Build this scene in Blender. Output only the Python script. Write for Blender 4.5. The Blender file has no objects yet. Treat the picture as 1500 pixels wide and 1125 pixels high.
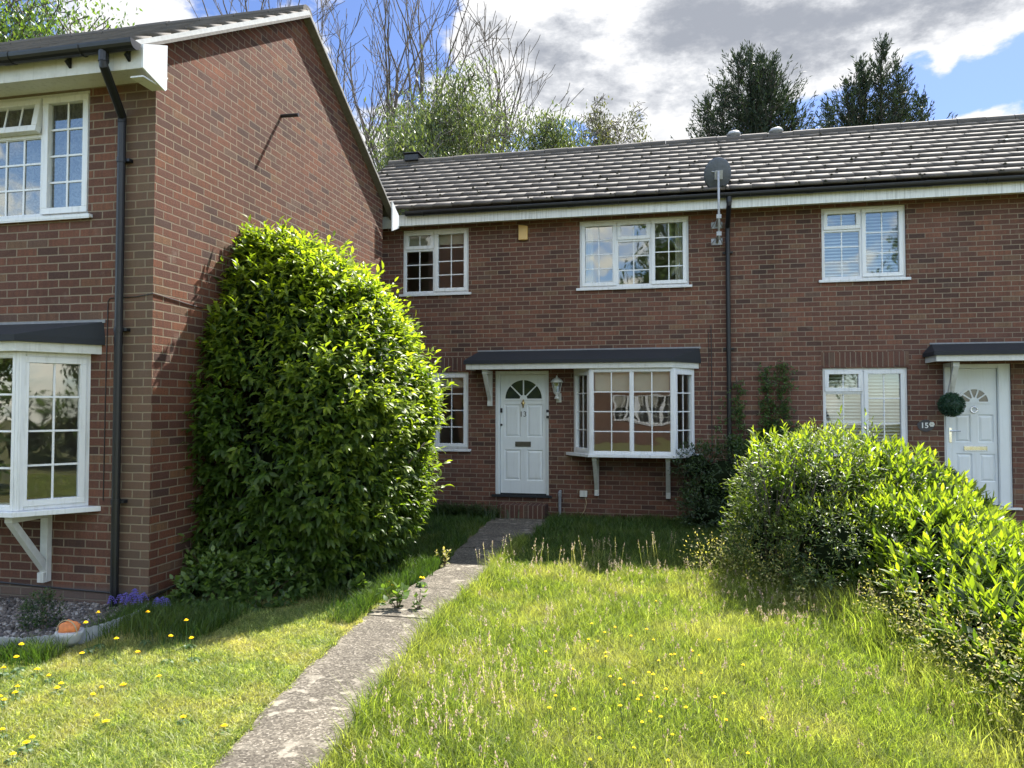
import bpy, math, random
import numpy as np
from mathutils import Vector, Matrix
R = math.radians
random.seed(7)
rng = np.random.default_rng(11)
scene = bpy.context.scene
col = scene.collection

# ---------------------------------------------------------------- camera
CAM_H, YAW, PITCH, FPX = 1.77, 12.2, 1.8, 1085.0
cam_data = bpy.data.cameras.new("camera")
cam = bpy.data.objects.new("camera", cam_data)
col.objects.link(cam)
cam.location = (0, 0, CAM_H)
cam.rotation_euler = (R(90 + PITCH), 0, R(YAW))
cam_data.sensor_width = 36.0
cam_data.lens = 36.0 * FPX / 1500.0
cam_data.clip_start, cam_data.clip_end = 0.05, 2000
scene.camera = cam

# ---------------------------------------------------------------- sun and sky
SUN = Vector((0.28, 0.68, 1.0)).normalized()          # towards the sun
sun_data = bpy.data.lights.new("sun", 'SUN')
sun_data.energy = 4.7
sun_data.angle = R(0.53)
sun_data.color = (1.0, 0.955, 0.88)
sun = bpy.data.objects.new("sun", sun_data)
col.objects.link(sun)
sun.location = (5, 15, 25)
sun.rotation_euler = SUN.to_track_quat('Z', 'Y').to_euler()

world = bpy.data.worlds.new("World")
scene.world = world
world.use_nodes = True
scene.view_settings.view_transform = 'Standard'
scene.view_settings.look = 'None'
scene.view_settings.gamma = 1
scene.view_settings.exposure = 1.75


class NT:
    """small helper for building node trees"""
    def __init__(self, tree):
        self.t = tree
        tree.nodes.clear()

    def n(self, typ, **kw):
        nd = self.t.nodes.new(typ)
        for k, v in kw.items():
            setattr(nd, k, v)
        return nd

    def put(self, sock, v):
        if isinstance(v, bpy.types.NodeSocket):
            self.t.links.new(v, sock)
        elif v is not None:
            if sock.type == 'RGBA' and not hasattr(v, '__len__'):
                v = (v, v, v, 1)
            elif sock.type == 'RGBA' and len(v) == 3:
                v = (*v, 1)
            sock.default_value = v

    def m(self, op, a, b=None, c=None, clamp=False):
        nd = self.n('ShaderNodeMath', operation=op, use_clamp=clamp)
        self.put(nd.inputs[0], a)
        if b is not None: self.put(nd.inputs[1], b)
        if c is not None: self.put(nd.inputs[2], c)
        return nd.outputs[0]

    def mix(self, fac, a, b, blend='MIX'):
        nd = self.n('ShaderNodeMix', data_type='RGBA', blend_type=blend)
        self.put(nd.inputs[0], fac)
        self.put(nd.inputs[6], a)
        self.put(nd.inputs[7], b)
        return nd.outputs[2]

    def ramp(self, fac, stops, interp='LINEAR'):
        nd = self.n('ShaderNodeValToRGB')
        cr = nd.color_ramp
        cr.interpolation = interp
        while len(cr.elements) < len(stops):
            cr.elements.new(0.5)
        for e, (p, c) in zip(cr.elements, stops):
            e.position = p
            e.color = (c, c, c, 1) if not hasattr(c, '__len__') else (*c, 1)
        self.put(nd.inputs[0], fac)
        return nd.outputs[0]

    def noise(self, vec, scale, detail=3, rough=0.5, dim='3D', dist=0.0):
        nd = self.n('ShaderNodeTexNoise', noise_dimensions=dim)
        if vec is not None: self.put(nd.inputs['Vector'], vec)
        nd.inputs['Scale'].default_value = scale
        nd.inputs['Detail'].default_value = detail
        nd.inputs['Roughness'].default_value = rough
        nd.inputs['Distortion'].default_value = dist
        return nd.outputs['Fac']

    def maprange(self, v, a, b, c=0.0, d=1.0, smooth=False):
        nd = self.n('ShaderNodeMapRange')
        if smooth: nd.interpolation_type = 'SMOOTHSTEP'
        self.put(nd.inputs[0], v)
        for i, x in enumerate((a, b, c, d)):
            nd.inputs[i + 1].default_value = x
        return nd.outputs[0]

    def xyz(self, x=0.0, y=0.0, z=0.0):
        nd = self.n('ShaderNodeCombineXYZ')
        self.put(nd.inputs[0], x); self.put(nd.inputs[1], y); self.put(nd.inputs[2], z)
        return nd.outputs[0]

    def sep(self, v):
        nd = self.n('ShaderNodeSeparateXYZ')
        self.put(nd.inputs[0], v)
        return nd.outputs

    def obj(self):
        return self.n('ShaderNodeTexCoord').outputs['Object']


# the sky: Nishita blue with real cloud cover laid out by compass direction and elevation
w = NT(world.node_tree)
w_out = w.n('ShaderNodeOutputWorld')
bg = w.n('ShaderNodeBackground')
bg.inputs['Strength'].default_value = 0.13
w.t.links.new(bg.outputs[0], w_out.inputs[0])
sky = w.n('ShaderNodeTexSky', sky_type='NISHITA')
sky.sun_disc = False
sky.sun_elevation = math.asin(SUN.z)
sky.sun_rotation = math.atan2(SUN.x, SUN.y)
sky.altitude = 60
sky.air_density = 1.0
sky.dust_density = 0.6
sky.ozone_density = 1.6
dirv = w.n('ShaderNodeTexCoord').outputs['Generated']
dx, dy, dz = w.sep(dirv)
az = w.m('ARCTAN2', dx, dy)
el = w.m('ARCSINE', dz)
warp = w.n('ShaderNodeTexNoise')
w.put(warp.inputs['Vector'], dirv)
warp.inputs['Scale'].default_value = 7.0
warp.inputs['Detail'].default_value = 5
wr, wg, wb = w.sep(warp.outputs['Color'])
azw = w.m('ADD', az, w.m('MULTIPLY', w.m('SUBTRACT', wr, 0.5), 0.20))
elw = w.m('ADD', el, w.m('MULTIPLY', w.m('SUBTRACT', wg, 0.5), 0.13))


def blob(px, py, rx, ry, wgt):
    """a soft cloud mass (or clearing) centred on a direction"""
    a0 = -R(YAW) + math.atan((px - 750) / FPX)
    e0 = math.atan((596 - py) / FPX * math.cos(math.atan((px - 750) / FPX)))
    u = w.m('DIVIDE', w.m('SUBTRACT', azw, a0), rx / FPX)
    v = w.m('DIVIDE', w.m('SUBTRACT', elw, e0), ry / FPX)
    d2 = w.m('ADD', w.m('MULTIPLY', u, u), w.m('MULTIPLY', v, v))
    g = w.m('POWER', 2.718, w.m('MULTIPLY', d2, -1.0))
    return w.m('MULTIPLY', g, wgt)


stretch = w.xyz(dx, dy, w.m('MULTIPLY', dz, 2.2))
n1 = w.noise(stretch, 3.4, 9, 0.58, dist=0.3)
n2 = w.noise(stretch, 9.0, 10, 0.64)
dens = w.m('ADD', w.m('MULTIPLY', w.m('SUBTRACT', n1, 0.47), 1.6), w.m('MULTIPLY', w.m('SUBTRACT', n2, 0.5), 1.5))
for b in [(950, 0, 330, 95, 0.56), (1330, -10, 300, 72, 0.55), (740, 120, 100, 80, 0.30), (930, 150, 150, 60, 0.18),
          (1190, 70, 100, 45, 0.45), (1430, 168, 60, 22, 0.75), (1355, 95, 22, 45, 0.36), (1180, 130, 60, 22, 0.2),
          (200, 20, 130, 40, 0.42), (560, 190, 90, 60, 0.25), (430, 40, 90, 50, 0.2),
          (560, 70, 70, 60, -0.55), (620, 15, 60, 40, -0.55), (1420, 120, 90, 38, -0.75), (1210, 160, 80, 30, -0.45),
          (700, 190, 60, 25, -0.15), (800, 200, 40, 20, -0.35), (1500, 140, 60, 40, -0.4), (965, 140, 28, 16, -0.45),
          (200, 40, 22, 10, -0.4), (1320, 60, 30, 16, -0.35)]:
    dens = w.m('ADD', dens, blob(*b))
alpha = w.maprange(dens, 0.02, 0.30, 0, 1, True)
shade = w.maprange(dens, 0.42, 1.05, 0, 1, True)
fluff = w.m('ADD', shade, w.m('MULTIPLY', w.m('SUBTRACT', n2, 0.5), 0.9), clamp=True)
cloud_col = w.ramp(fluff, [(0.0, (2.5, 2.5, 2.52)), (0.3, (1.85, 1.9, 2.0)), (0.7, (1.25, 1.31, 1.44)), (1.0, (0.98, 1.05, 1.20))])
sky_col = w.mix(1.0, sky.outputs[0], (0.28, 0.315, 0.42), 'MULTIPLY')
both = w.mix(alpha, sky_col, cloud_col)
# added fill: sky behind and overhead brightened and warmed to lift the shaded fronts
sky_fill = w.m('MAXIMUM', w.maprange(dy, 0.35, -0.45, 1.0, 3.7, True), w.maprange(dz, 0.70, 0.95, 1.0, 1.9, True))
w.put(bg.inputs['Color'], w.mix(1.0, both, w.xyz(w.m('MULTIPLY', sky_fill, w.maprange(sky_fill, 1.0, 3.0, 1.0, 1.06)), sky_fill, w.m('MULTIPLY', sky_fill, w.maprange(sky_fill, 1.0, 3.0, 1.0, 0.80))), 'MULTIPLY'))


# ---------------------------------------------------------------- camera geometry helpers (real places from sight lines)
_F0 = np.array([-math.sin(R(YAW)), math.cos(R(YAW)), 0.0])
_RT = np.array([math.cos(R(YAW)), math.sin(R(YAW)), 0.0])
_F = _F0 * math.cos(R(PITCH)) + np.array([0, 0, math.sin(R(PITCH))])
_U = -_F0 * math.sin(R(PITCH)) + np.array([0, 0, math.cos(R(PITCH))])
_C = np.array([0, 0, CAM_H])


def ray(px, py): return _F + _RT * (px - 750) / FPX + _U * (562.5 - py) / FPX
def onY(px, py, Y): v = ray(px, py); return _C + v * Y / v[1]
def onZ(px, py, Z=0.0): v = ray(px, py); return _C + v * (Z - CAM_H) / v[2]


# ---------------------------------------------------------------- materials
MATS = {}


def new_mat(name):
    m = bpy.data.materials.new(name)
    m.use_nodes = True
    MATS[name] = m
    return m, NT(m.node_tree)


def finish(t, color, rough=0.6, bump=None, bump_s=0.3, bump_d=0.01, metal=0.0, spec=0.5, emit=None):
    p = t.n('ShaderNodeBsdfPrincipled')
    t.put(p.inputs['Base Color'], color)
    t.put(p.inputs['Roughness'], rough)
    t.put(p.inputs['Metallic'], metal)
    t.put(p.inputs['Specular IOR Level'], spec)
    if bump is not None:
        b = t.n('ShaderNodeBump')
        b.inputs['Strength'].default_value = bump_s
        b.inputs['Distance'].default_value = bump_d
        t.put(b.inputs['Height'], bump)
        t.t.links.new(b.outputs[0], p.inputs['Normal'])
    o = t.n('ShaderNodeOutputMaterial')
    t.t.links.new(p.outputs[0], o.inputs[0])
    return p


def plain(name, c, rough=0.5, var=0.12, scale=9.0, metal=0.0, spec=0.5, bump=0.0, grime=0.0):
    m, t = new_mat(name)
    nz = t.noise(t.obj(), scale, 6, 0.6)
    k = t.maprange(nz, 0.25, 0.75, 1 - var, 1 + var)
    cc = t.mix(1.0, c, t.xyz(k, k, k), 'MULTIPLY')
    if grime:
        gx, gy, gz_ = t.sep(t.obj())
        st = t.noise(t.xyz(t.m('MULTIPLY', gx, 26.0), t.m('MULTIPLY', gy, 26.0), t.m('MULTIPLY', gz_, 2.2)), 1.0, 5, 0.7)
        cc = t.mix(t.maprange(st, 0.52, 0.80, 0, grime), cc, (0.20, 0.21, 0.16))
    finish(t, cc, t.maprange(nz, 0.2, 0.8, rough - 0.06, rough + 0.1), nz if bump else None, bump, 0.01, metal, spec)
    return m


def brick_mat(name, axis, phase=0.0, quoin=None, gain=1.0, soldier=False, bumpk=0.8, mg=1.0, rough_face=0.55, sat=1.0):
    """stretcher bond brickwork in metres: 225 x 75 mm, coloured brick by brick"""
    m, t = new_mat(name)
    o = t.obj()
    x, y, z = t.sep(o)
    u = {'x': x, 'y': y}[axis]
    u = t.m('ADD', u, phase)
    wob = t.noise(o, 14, 2)
    u = t.m('ADD', u, t.m('MULTIPLY', t.m('SUBTRACT', wob, 0.5), 0.008))
    zz = t.m('ADD', z, t.m('MULTIPLY', t.m('SUBTRACT', t.noise(t.xyz(y, x, z), 9, 2), 0.5), 0.007))
    if soldier:
        bw, bh = 0.075, 0.60
        row = t.m('FLOOR', t.m('DIVIDE', zz, bh))
        uu = u
    else:
        bw, bh = 0.225, 0.075
        row = t.m('FLOOR', t.m('DIVIDE', zz, bh))
        uu = t.m('ADD', u, t.m('MULTIPLY', t.m('FLOORED_MODULO', row, 2.0), bw * 0.5))
        uu = t.m('ADD', uu, t.m('MULTIPLY', t.m('SINE', t.m('MULTIPLY', row, 12.9)), 0.012))
    cx = t.m('DIVIDE', uu, bw)
    colm = t.m('FLOOR', cx)
    fx = t.m('MULTIPLY', t.m('FRACT', cx), bw)
    fz = t.m('MULTIPLY', t.m('FRACT', t.m('DIVIDE', zz, bh)), bh)
    ex = t.m('MINIMUM', fx, t.m('SUBTRACT', bw, fx))
    ez = t.m('MINIMUM', fz, t.m('SUBTRACT', bh, fz)) if not soldier else t.m('ADD', 1.0, 0.0)
    edge = t.m('MINIMUM', ex, ez)
    nzf = t.noise(o, 130, 3, 0.7)
    edge = t.m('ADD', edge, t.m('MULTIPLY', t.m('SUBTRACT', nzf, 0.5), 0.004))
    brick = t.maprange(edge, 0.0048, 0.0070)
    wn = t.n('ShaderNodeTexWhiteNoise', noise_dimensions='2D')
    t.put(wn.inputs['Vector'], t.xyz(colm, row, 0.0))
    r1 = wn.outputs['Value']
    g = gain
    c = t.ramp(r1, [(0.0, (0.075 * g, 0.048 * g, 0.040 * g)), (0.08, (0.105 * g, 0.058 * g, 0.045 * g)),
                    (0.25, (0.135 * g, 0.070 * g, 0.053 * g)), (0.5, (0.152 * g, 0.076 * g, 0.056 * g)),
                    (0.75, (0.175 * g, 0.085 * g, 0.060 * g)), (0.90, (0.205 * g, 0.098 * g, 0.066 * g)),
                    (0.96, (0.20 * g, 0.125 * g, 0.080 * g)), (1.0, (0.13 * g, 0.085 * g, 0.068 * g))])
    # streaks within each brick (kiss marks) and sandy mottling
    band = t.noise(t.xyz(t.m('ADD', uu, t.m('MULTIPLY', r1, 37.0)), row, 0.0), 22, 2)
    c = t.mix(t.maprange(band, 0.42, 0.62, 0, 0.40), c, (0.100 * g, 0.056 * g, 0.046 * g))
    mott = t.noise(o, 75, 4, 0.7)
    k = t.maprange(mott, 0.2, 0.8, 0.66, 1.34)
    c = t.mix(1.0, c, t.xyz(k, k, k), 'MULTIPLY')
    mort = t.mix(t.noise(o, 40, 3), (0.25 * mg, 0.205 * mg, 0.150 * mg), (0.37 * mg, 0.305 * mg, 0.225 * mg))
    big = t.noise(o, 0.9, 4, 0.6)
    mort = t.mix(t.maprange(big, 0.35, 0.65), mort, (0.19 * mg, 0.15 * mg, 0.115 * mg))
    c = t.mix(brick, mort, c)
    run = t.noise(t.xyz(t.m('MULTIPLY', t.m('ADD', x, y), 3.2), 0.0, t.m('MULTIPLY', z, 0.35)), 1.0, 5, 0.65)
    k2 = t.m('MULTIPLY', t.maprange(big, 0.28, 0.72, 0.76, 1.18), t.maprange(run, 0.52, 0.72, 1.0, 0.82))
    c = t.mix(1.0, c, t.xyz(k2, k2, k2), 'MULTIPLY')
    if sat != 1.0:
        hs = t.n('ShaderNodeHueSaturation')
        hs.inputs['Saturation'].default_value = sat
        t.put(hs.inputs['Color'], c)
        c = hs.outputs[0]
    effl = t.noise(t.xyz(y, z, x), 2.3, 7, 0.7)
    c = t.mix(t.maprange(effl, 0.60, 0.74, 0, 0.35), c, (0.30 * g, 0.25 * g, 0.20 * g))
    if quoin is not None:                                   # weather stained strip beside the pipe
        e = t.maprange(t.m('ADD', x, t.m('MULTIPLY', t.noise(o, 5, 4), 0.10)), quoin, quoin + 0.07)
        c = t.mix(t.m('MULTIPLY', e, 0.60), c, t.mix(brick, (0.22, 0.18, 0.115), (0.120, 0.090, 0.062)))
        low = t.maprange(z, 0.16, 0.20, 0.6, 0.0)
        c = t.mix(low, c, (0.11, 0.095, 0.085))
    hgt = t.m('ADD', brick, t.m('MULTIPLY', mott, rough_face))
    hgt = t.m('ADD', hgt, t.m('MULTIPLY', r1, 0.35))
    finish(t, c, 0.88, hgt, bumpk, 0.006, 0, 0.25)
    return m


brick_mat('brick_front', 'x', 0.03, gain=0.84, mg=0.92, sat=1.05)
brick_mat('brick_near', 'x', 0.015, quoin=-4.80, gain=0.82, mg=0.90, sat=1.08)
brick_mat('brick_gable', 'y', 0.07, gain=0.80, bumpk=1.0, mg=0.85, rough_face=1.6, sat=1.22)
brick_mat('brick_soldier', 'x', 0.0, soldier=True, gain=0.74, mg=0.9)

plain('upvc', (0.66, 0.68, 0.69), 0.32, 0.03, 6, spec=0.5, grime=0.45)
plain('upvc_warm', (0.60, 0.61, 0.57), 0.38, 0.05, 5, grime=0.6)
plain('door_white', (0.64, 0.68, 0.69), 0.35, 0.03, 5, grime=0.22)
plain('gutter_black', (0.004, 0.005, 0.007), 0.42, 0.2, 8)
plain('felt', (0.013, 0.016, 0.020), 0.75, 0.3, 30, bump=0.3)
plain('metal_grey', (0.075, 0.085, 0.10), 0.6, 0.3, 30)
plain('galvanised', (0.34, 0.35, 0.36), 0.5, 0.2, 40, metal=0.3)
plain('chrome', (0.8, 0.8, 0.82), 0.12, 0.02, 5, metal=1.0)
plain('brass', (0.62, 0.47, 0.20), 0.3, 0.1, 20, metal=1.0)
plain('dull_bronze', (0.10, 0.095, 0.075), 0.45, 0.2, 20, metal=0.5)
plain('dark_plastic', (0.02, 0.02, 0.022), 0.4, 0.1, 9)
plain('stone_grey', (0.14, 0.13, 0.115), 0.85, 0.3, 25, bump=0.4)
plain('plaster', (0.55, 0.50, 0.44), 0.9, 0.05)
plain('floor_dark', (0.16, 0.11, 0.07), 0.6, 0.1)
plain('alarm_cream', (0.62, 0.42, 0.16), 0.5, 0.08, 12)
plain('terracotta', (0.62, 0.20, 0.06), 0.6, 0.25, 30, bump=0.3)
plain('white_edging', (0.36, 0.37, 0.36), 0.6, 0.2, 15)
plain('slate_plate', (0.05, 0.05, 0.055), 0.6, 0.3, 20)
plain('blind_cream', (0.42, 0.39, 0.30), 0.8, 0.05, 8)
plain('blind_white', (0.44, 0.46, 0.42), 0.6, 0.04, 8)
plain('lead', (0.20, 0.21, 0.22), 0.6, 0.2, 20)
plain('bark', (0.070, 0.058, 0.045), 0.9, 0.35, 18, bump=0.6)
plain('bark_pale', (0.13, 0.115, 0.10), 0.9, 0.3, 10, bump=0.4)
plain('twig', (0.12, 0.085, 0.055), 0.9, 0.3, 18)
plain('ink', (0.02, 0.02, 0.02), 0.5, 0.02)
plain('pot_grey', (0.42, 0.43, 0.42), 0.6, 0.2, 20)
plain('core_shade', (0.012, 0.018, 0.008), 1.0, 0.3, 30, spec=0.0)  # near-black for the added light-blocking cores
plain('straw', (0.42, 0.34, 0.20), 0.8, 0.2, 40)


def painted_wood():
    m, t = new_mat('painted_wood')
    o = t.obj()
    x, y, z = t.sep(o)
    nz = t.noise(o, 12, 6, 0.7)
    st = t.noise(t.xyz(t.m('MULTIPLY', x, 30.0), t.m('MULTIPLY', y, 30.0), t.m('MULTIPLY', z, 1.5)), 1.0, 4, 0.65)
    c = t.mix(t.maprange(nz, 0.3, 0.7), (0.48, 0.49, 0.45), (0.60, 0.61, 0.58))
    c = t.mix(t.maprange(st, 0.55, 0.75, 0, 0.55), c, (0.28, 0.28, 0.24))
    spots = t.noise(o, 60, 5, 0.8)
    c = t.mix(t.maprange(spots, 0.66, 0.76, 0, 0.6), c, (0.25, 0.22, 0.17))
    finish(t, c, 0.6, nz, 0.15)


painted_wood()


def fascia_mat():
    m, t = new_mat('fascia_board')
    o = t.obj()
    x, y, z = t.sep(o)
    st = t.noise(t.xyz(t.m('MULTIPLY', x, 42.0), 0.0, t.m('MULTIPLY', z, 2.0)), 1.0, 5, 0.7)
    lump = t.noise(t.xyz(x, 0.0, 0.0), 1.1, 3)
    c = t.mix(t.maprange(t.m('ADD', st, t.m('MULTIPLY', lump, 0.25)), 0.60, 0.90, 0, 0.75), (0.66, 0.68, 0.66), (0.22, 0.23, 0.21))
    top = t.maprange(z, 4.90, 4.98, 0, 0.4)
    c = t.mix(top, c, (0.30, 0.31, 0.29))
    finish(t, c, 0.5)


fascia_mat()


def tile_mat(name, g=1.0):
    m, t = new_mat(name)
    o = t.obj()
    isl = t.n('ShaderNodeNewGeometry').outputs['Random Per Island']
    nz = t.noise(o, 5.5, 6, 0.65)
    c = t.ramp(isl, [(0, (0.080 * g, 0.071 * g, 0.062 * g)), (0.5, (0.092 * g, 0.082 * g, 0.072 * g)), (1, (0.106 * g, 0.095 * g, 0.083 * g))])
    k = t.maprange(nz, 0.25, 0.75, 0.82, 1.15)
    c = t.mix(1.0, c, t.xyz(k, k, k), 'MULTIPLY')
    sp = t.noise(o, 26, 5, 0.75)
    c = t.mix(t.maprange(sp, 0.60, 0.70, 0, 0.3), c, (0.04, 0.037, 0.03))
    sp2 = t.noise(t.xyz(t.sep(o)[1], t.sep(o)[0], t.sep(o)[2]), 45, 4, 0.7)
    c = t.mix(t.maprange(sp2, 0.64, 0.72, 0, 0.35), c, (0.24, 0.23, 0.19))
    finish(t, c, 0.80, sp, 0.18, 0.006, 0, 0.30)


tile_mat('roof_tile')
plain('moss', (0.035, 0.035, 0.018), 0.95, 0.4, 40, bump=0.6)


def glass_mat():
    m, t = new_mat('window_glass')
    o = t.obj()
    tr = t.n('ShaderNodeBsdfTransparent')
    tr.inputs[0].default_value = (0.86, 0.90, 0.89, 1)
    gl = t.n('ShaderNodeBsdfGlossy')
    gl.inputs['Roughness'].default_value = 0.02
    gl.inputs['Color'].default_value = (0.95, 0.98, 1, 1)
    b = t.n('ShaderNodeBump')
    b.inputs['Strength'].default_value = 0.16
    b.inputs['Distance'].default_value = 0.012
    t.put(b.inputs['Height'], t.noise(o, 2.6, 1))
    t.t.links.new(b.outputs[0], gl.inputs['Normal'])
    fc = t.n('ShaderNodeLayerWeight').outputs['Facing']
    f = t.m('ADD', t.m('MULTIPLY', t.m('POWER', fc, 4.0), 0.8), 0.135, clamp=True)
    mx = t.n('ShaderNodeMixShader')
    t.put(mx.inputs[0], f)
    t.t.links.new(tr.outputs[0], mx.inputs[1])
    t.t.links.new(gl.outputs[0], mx.inputs[2])
    out = t.n('ShaderNodeOutputMaterial')
    t.t.links.new(mx.outputs[0], out.inputs[0])


glass_mat()


def curtain_mat():
    m, t = new_mat('net_curtain')
    o = t.obj()
    x, y, z = t.sep(o)
    fold_shade = t.m('SINE', t.m('MULTIPLY', x, 95.0))
    pat = t.noise(o, 20, 3, dist=2.0)
    c = t.mix(t.maprange(pat, 0.42, 0.6), (0.09, 0.09, 0.078), (0.19, 0.185, 0.16))
    k = t.maprange(fold_shade, -1, 1, 0.8, 1.05)  # fold shading painted as darker stripes into the curtain colour
    c = t.mix(1.0, c, t.xyz(k, k, k), 'MULTIPLY')
    finish(t, c, 0.9)


curtain_mat()


def leaf_mat(name, dark, mid, young, trans=0.45, rough=0.38, spec=0.5):
    """foliage: colour by the leaf's age attribute and its own random value, light shines through"""
    m, t = new_mat(name)
    isl = t.n('ShaderNodeNewGeometry').outputs['Random Per Island']
    at = t.n('ShaderNodeAttribute', attribute_name='young').outputs['Fac']
    c = t.mix(isl, dark, mid)
    c = t.mix(at, c, young)
    p = t.n('ShaderNodeBsdfPrincipled')
    t.put(p.inputs['Base Color'], c)
    p.inputs['Roughness'].default_value = rough
    p.inputs['Specular IOR Level'].default_value = spec
    tl = t.n('ShaderNodeBsdfTranslucent')
    t.put(tl.inputs['Color'], t.mix(1.0, c, (1.75, 1.85, 0.55), 'MULTIPLY'))
    mx = t.n('ShaderNodeMixShader')
    mx.inputs[0].default_value = trans
    t.t.links.new(p.outputs[0], mx.inputs[1])
    t.t.links.new(tl.outputs[0], mx.inputs[2])
    o = t.n('ShaderNodeOutputMaterial')
    t.t.links.new(mx.outputs[0], o.inputs[0])
    return m


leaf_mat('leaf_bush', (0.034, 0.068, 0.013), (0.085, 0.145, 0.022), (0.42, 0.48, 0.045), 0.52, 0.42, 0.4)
leaf_mat('leaf_laurel', (0.045, 0.085, 0.015), (0.11, 0.17, 0.025), (0.35, 0.41, 0.040), 0.50, 0.40, 0.4)
leaf_mat('leaf_small', (0.040, 0.070, 0.018), (0.10, 0.145, 0.035), (0.32, 0.36, 0.07), 0.45, 0.45)
leaf_mat('leaf_pale', (0.20, 0.21, 0.07), (0.36, 0.35, 0.15), (0.52, 0.42, 0.24), 0.45, 0.6, 0.2)
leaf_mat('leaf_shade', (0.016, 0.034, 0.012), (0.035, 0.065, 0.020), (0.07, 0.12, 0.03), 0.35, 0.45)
leaf_mat('leaf_ivy', (0.02, 0.045, 0.012), (0.05, 0.095, 0.02), (0.10, 0.17, 0.03), 0.3, 0.4)
leaf_mat('leaf_willow', (0.034, 0.052, 0.024), (0.072, 0.098, 0.045), (0.13, 0.155, 0.075), 0.40, 0.5)
leaf_mat('leaf_birch', (0.040, 0.045, 0.026), (0.075, 0.082, 0.042), (0.13, 0.13, 0.07), 0.3, 0.5)
leaf_mat('leaf_broad', (0.035, 0.07, 0.018), (0.08, 0.14, 0.03), (0.17, 0.24, 0.06), 0.45, 0.4)
leaf_mat('leaf_conifer', (0.008, 0.017, 0.011), (0.018, 0.031, 0.017), (0.034, 0.050, 0.024), 0.15, 0.6, 0.3)
leaf_mat('leaf_flower_stalk', (0.05, 0.10, 0.03), (0.08, 0.15, 0.04), (0.16, 0.24, 0.05), 0.4, 0.5)
leaf_mat('topiary', (0.012, 0.040, 0.022), (0.02, 0.06, 0.03), (0.03, 0.08, 0.04), 0.2, 0.5)


def grass_mat(name, a, b, c3, trans=0.5):
    m, t = new_mat(name)
    isl = t.n('ShaderNodeNewGeometry').outputs['Random Per Island']
    o = t.obj()
    big = t.noise(o, 1.3, 4, 0.6)
    mid = t.noise(o, 7, 3, 0.6)
    c = t.mix(t.m('POWER', isl, 1.5), a, b)
    c = t.mix(t.maprange(big, 0.46, 0.66, 0, 0.7), c, c3)
    kk = t.m('MULTIPLY', t.maprange(mid, 0.3, 0.7, 0.78, 1.2), t.maprange(t.m('FRACT', t.m('MULTIPLY', isl, 17.3)), 0, 1, 0.6, 1.3))
    c = t.mix(1.0, c, t.xyz(kk, kk, kk), 'MULTIPLY')
    p = t.n('ShaderNodeBsdfPrincipled')
    t.put(p.inputs['Base Color'], c)
    p.inputs['Roughness'].default_value = 0.45
    p.inputs['Specular IOR Level'].default_value = 0.35
    tl = t.n('ShaderNodeBsdfTranslucent')
    t.put(tl.inputs['Color'], t.mix(1.0, c, (1.6, 1.7, 0.6), 'MULTIPLY'))
    mx = t.n('ShaderNodeMixShader')
    mx.inputs[0].default_value = trans
    t.t.links.new(p.outputs[0], mx.inputs[1])
    t.t.links.new(tl.outputs[0], mx.inputs[2])
    out = t.n('ShaderNodeOutputMaterial')
    t.t.links.new(mx.outputs[0], out.inputs[0])


grass_mat('grass_long', (0.11, 0.158, 0.030), (0.32, 0.365, 0.10), (0.40, 0.375, 0.16))
grass_mat('grass_mown', (0.13, 0.19, 0.050), (0.44, 0.45, 0.18), (0.52, 0.44, 0.22))
grass_mat('grass_rank_and_shade', (0.035, 0.075, 0.014), (0.085, 0.145, 0.028), (0.11, 0.15, 0.035), 0.4)
grass_mat('seed_head', (0.30, 0.22, 0.17), (0.48, 0.38, 0.30), (0.40, 0.30, 0.24), 0.4)


def ground_mat():
    m, t = new_mat('soil_turf')
    o = t.obj()
    nz = t.noise(o, 30, 6, 0.7)
    big = t.noise(o, 1.2, 4)
    c = t.mix(t.maprange(nz, 0.3, 0.7), (0.07, 0.075, 0.022), (0.15, 0.15, 0.045))
    c = t.mix(t.maprange(big, 0.4, 0.65, 0, 0.6), c, (0.13, 0.105, 0.05))
    finish(t, c, 0.95, nz, 0.6, 0.02, 0, 0.2)


ground_mat()


def concrete_mat():
    m, t = new_mat('path_concrete')
    o = t.obj()
    vo = t.n('ShaderNodeTexVoronoi')
    t.put(vo.inputs['Vector'], o)
    vo.inputs['Scale'].default_value = 85
    vr = t.sep(vo.outputs['Color'])[0]
    c = t.ramp(vr, [(0, (0.060, 0.051, 0.040)), (0.45, (0.100, 0.087, 0.068)), (0.8, (0.145, 0.127, 0.100)), (1, (0.23, 0.205, 0.165))])
    nz = t.noise(o, 2.2, 5, 0.65)
    k = t.maprange(nz, 0.3, 0.7, 0.72, 1.22)
    c = t.mix(1.0, c, t.xyz(k, k, k), 'MULTIPLY')
    li = t.noise(o, 9, 3, 0.45)
    li2 = t.noise(o, 2.0, 2)
    f = t.m('MULTIPLY', t.maprange(li, 0.565, 0.62), t.maprange(li2, 0.40, 0.55))
    c = t.mix(t.m('MULTIPLY', f, 0.7), c, (0.30, 0.27, 0.215))
    cr = t.n('ShaderNodeTexVoronoi', feature='DISTANCE_TO_EDGE')
    t.put(cr.inputs['Vector'], t.mix(0.12, o, t.n('ShaderNodeTexNoise').outputs['Color']))
    cr.inputs['Scale'].default_value = 0.6
    c = t.mix(t.maprange(cr.outputs['Distance'], 0.001, 0.004, 0.45, 0.0), c, (0.03, 0.028, 0.018))
    dk = t.noise(o, 5, 5, 0.7)
    c = t.mix(t.maprange(dk, 0.58, 0.72, 0, 0.6), c, (0.075, 0.068, 0.05))
    finish(t, c, 0.9, t.m('ADD', vr, nz), 0.7, 0.006, 0, 0.2)


concrete_mat()


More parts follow.
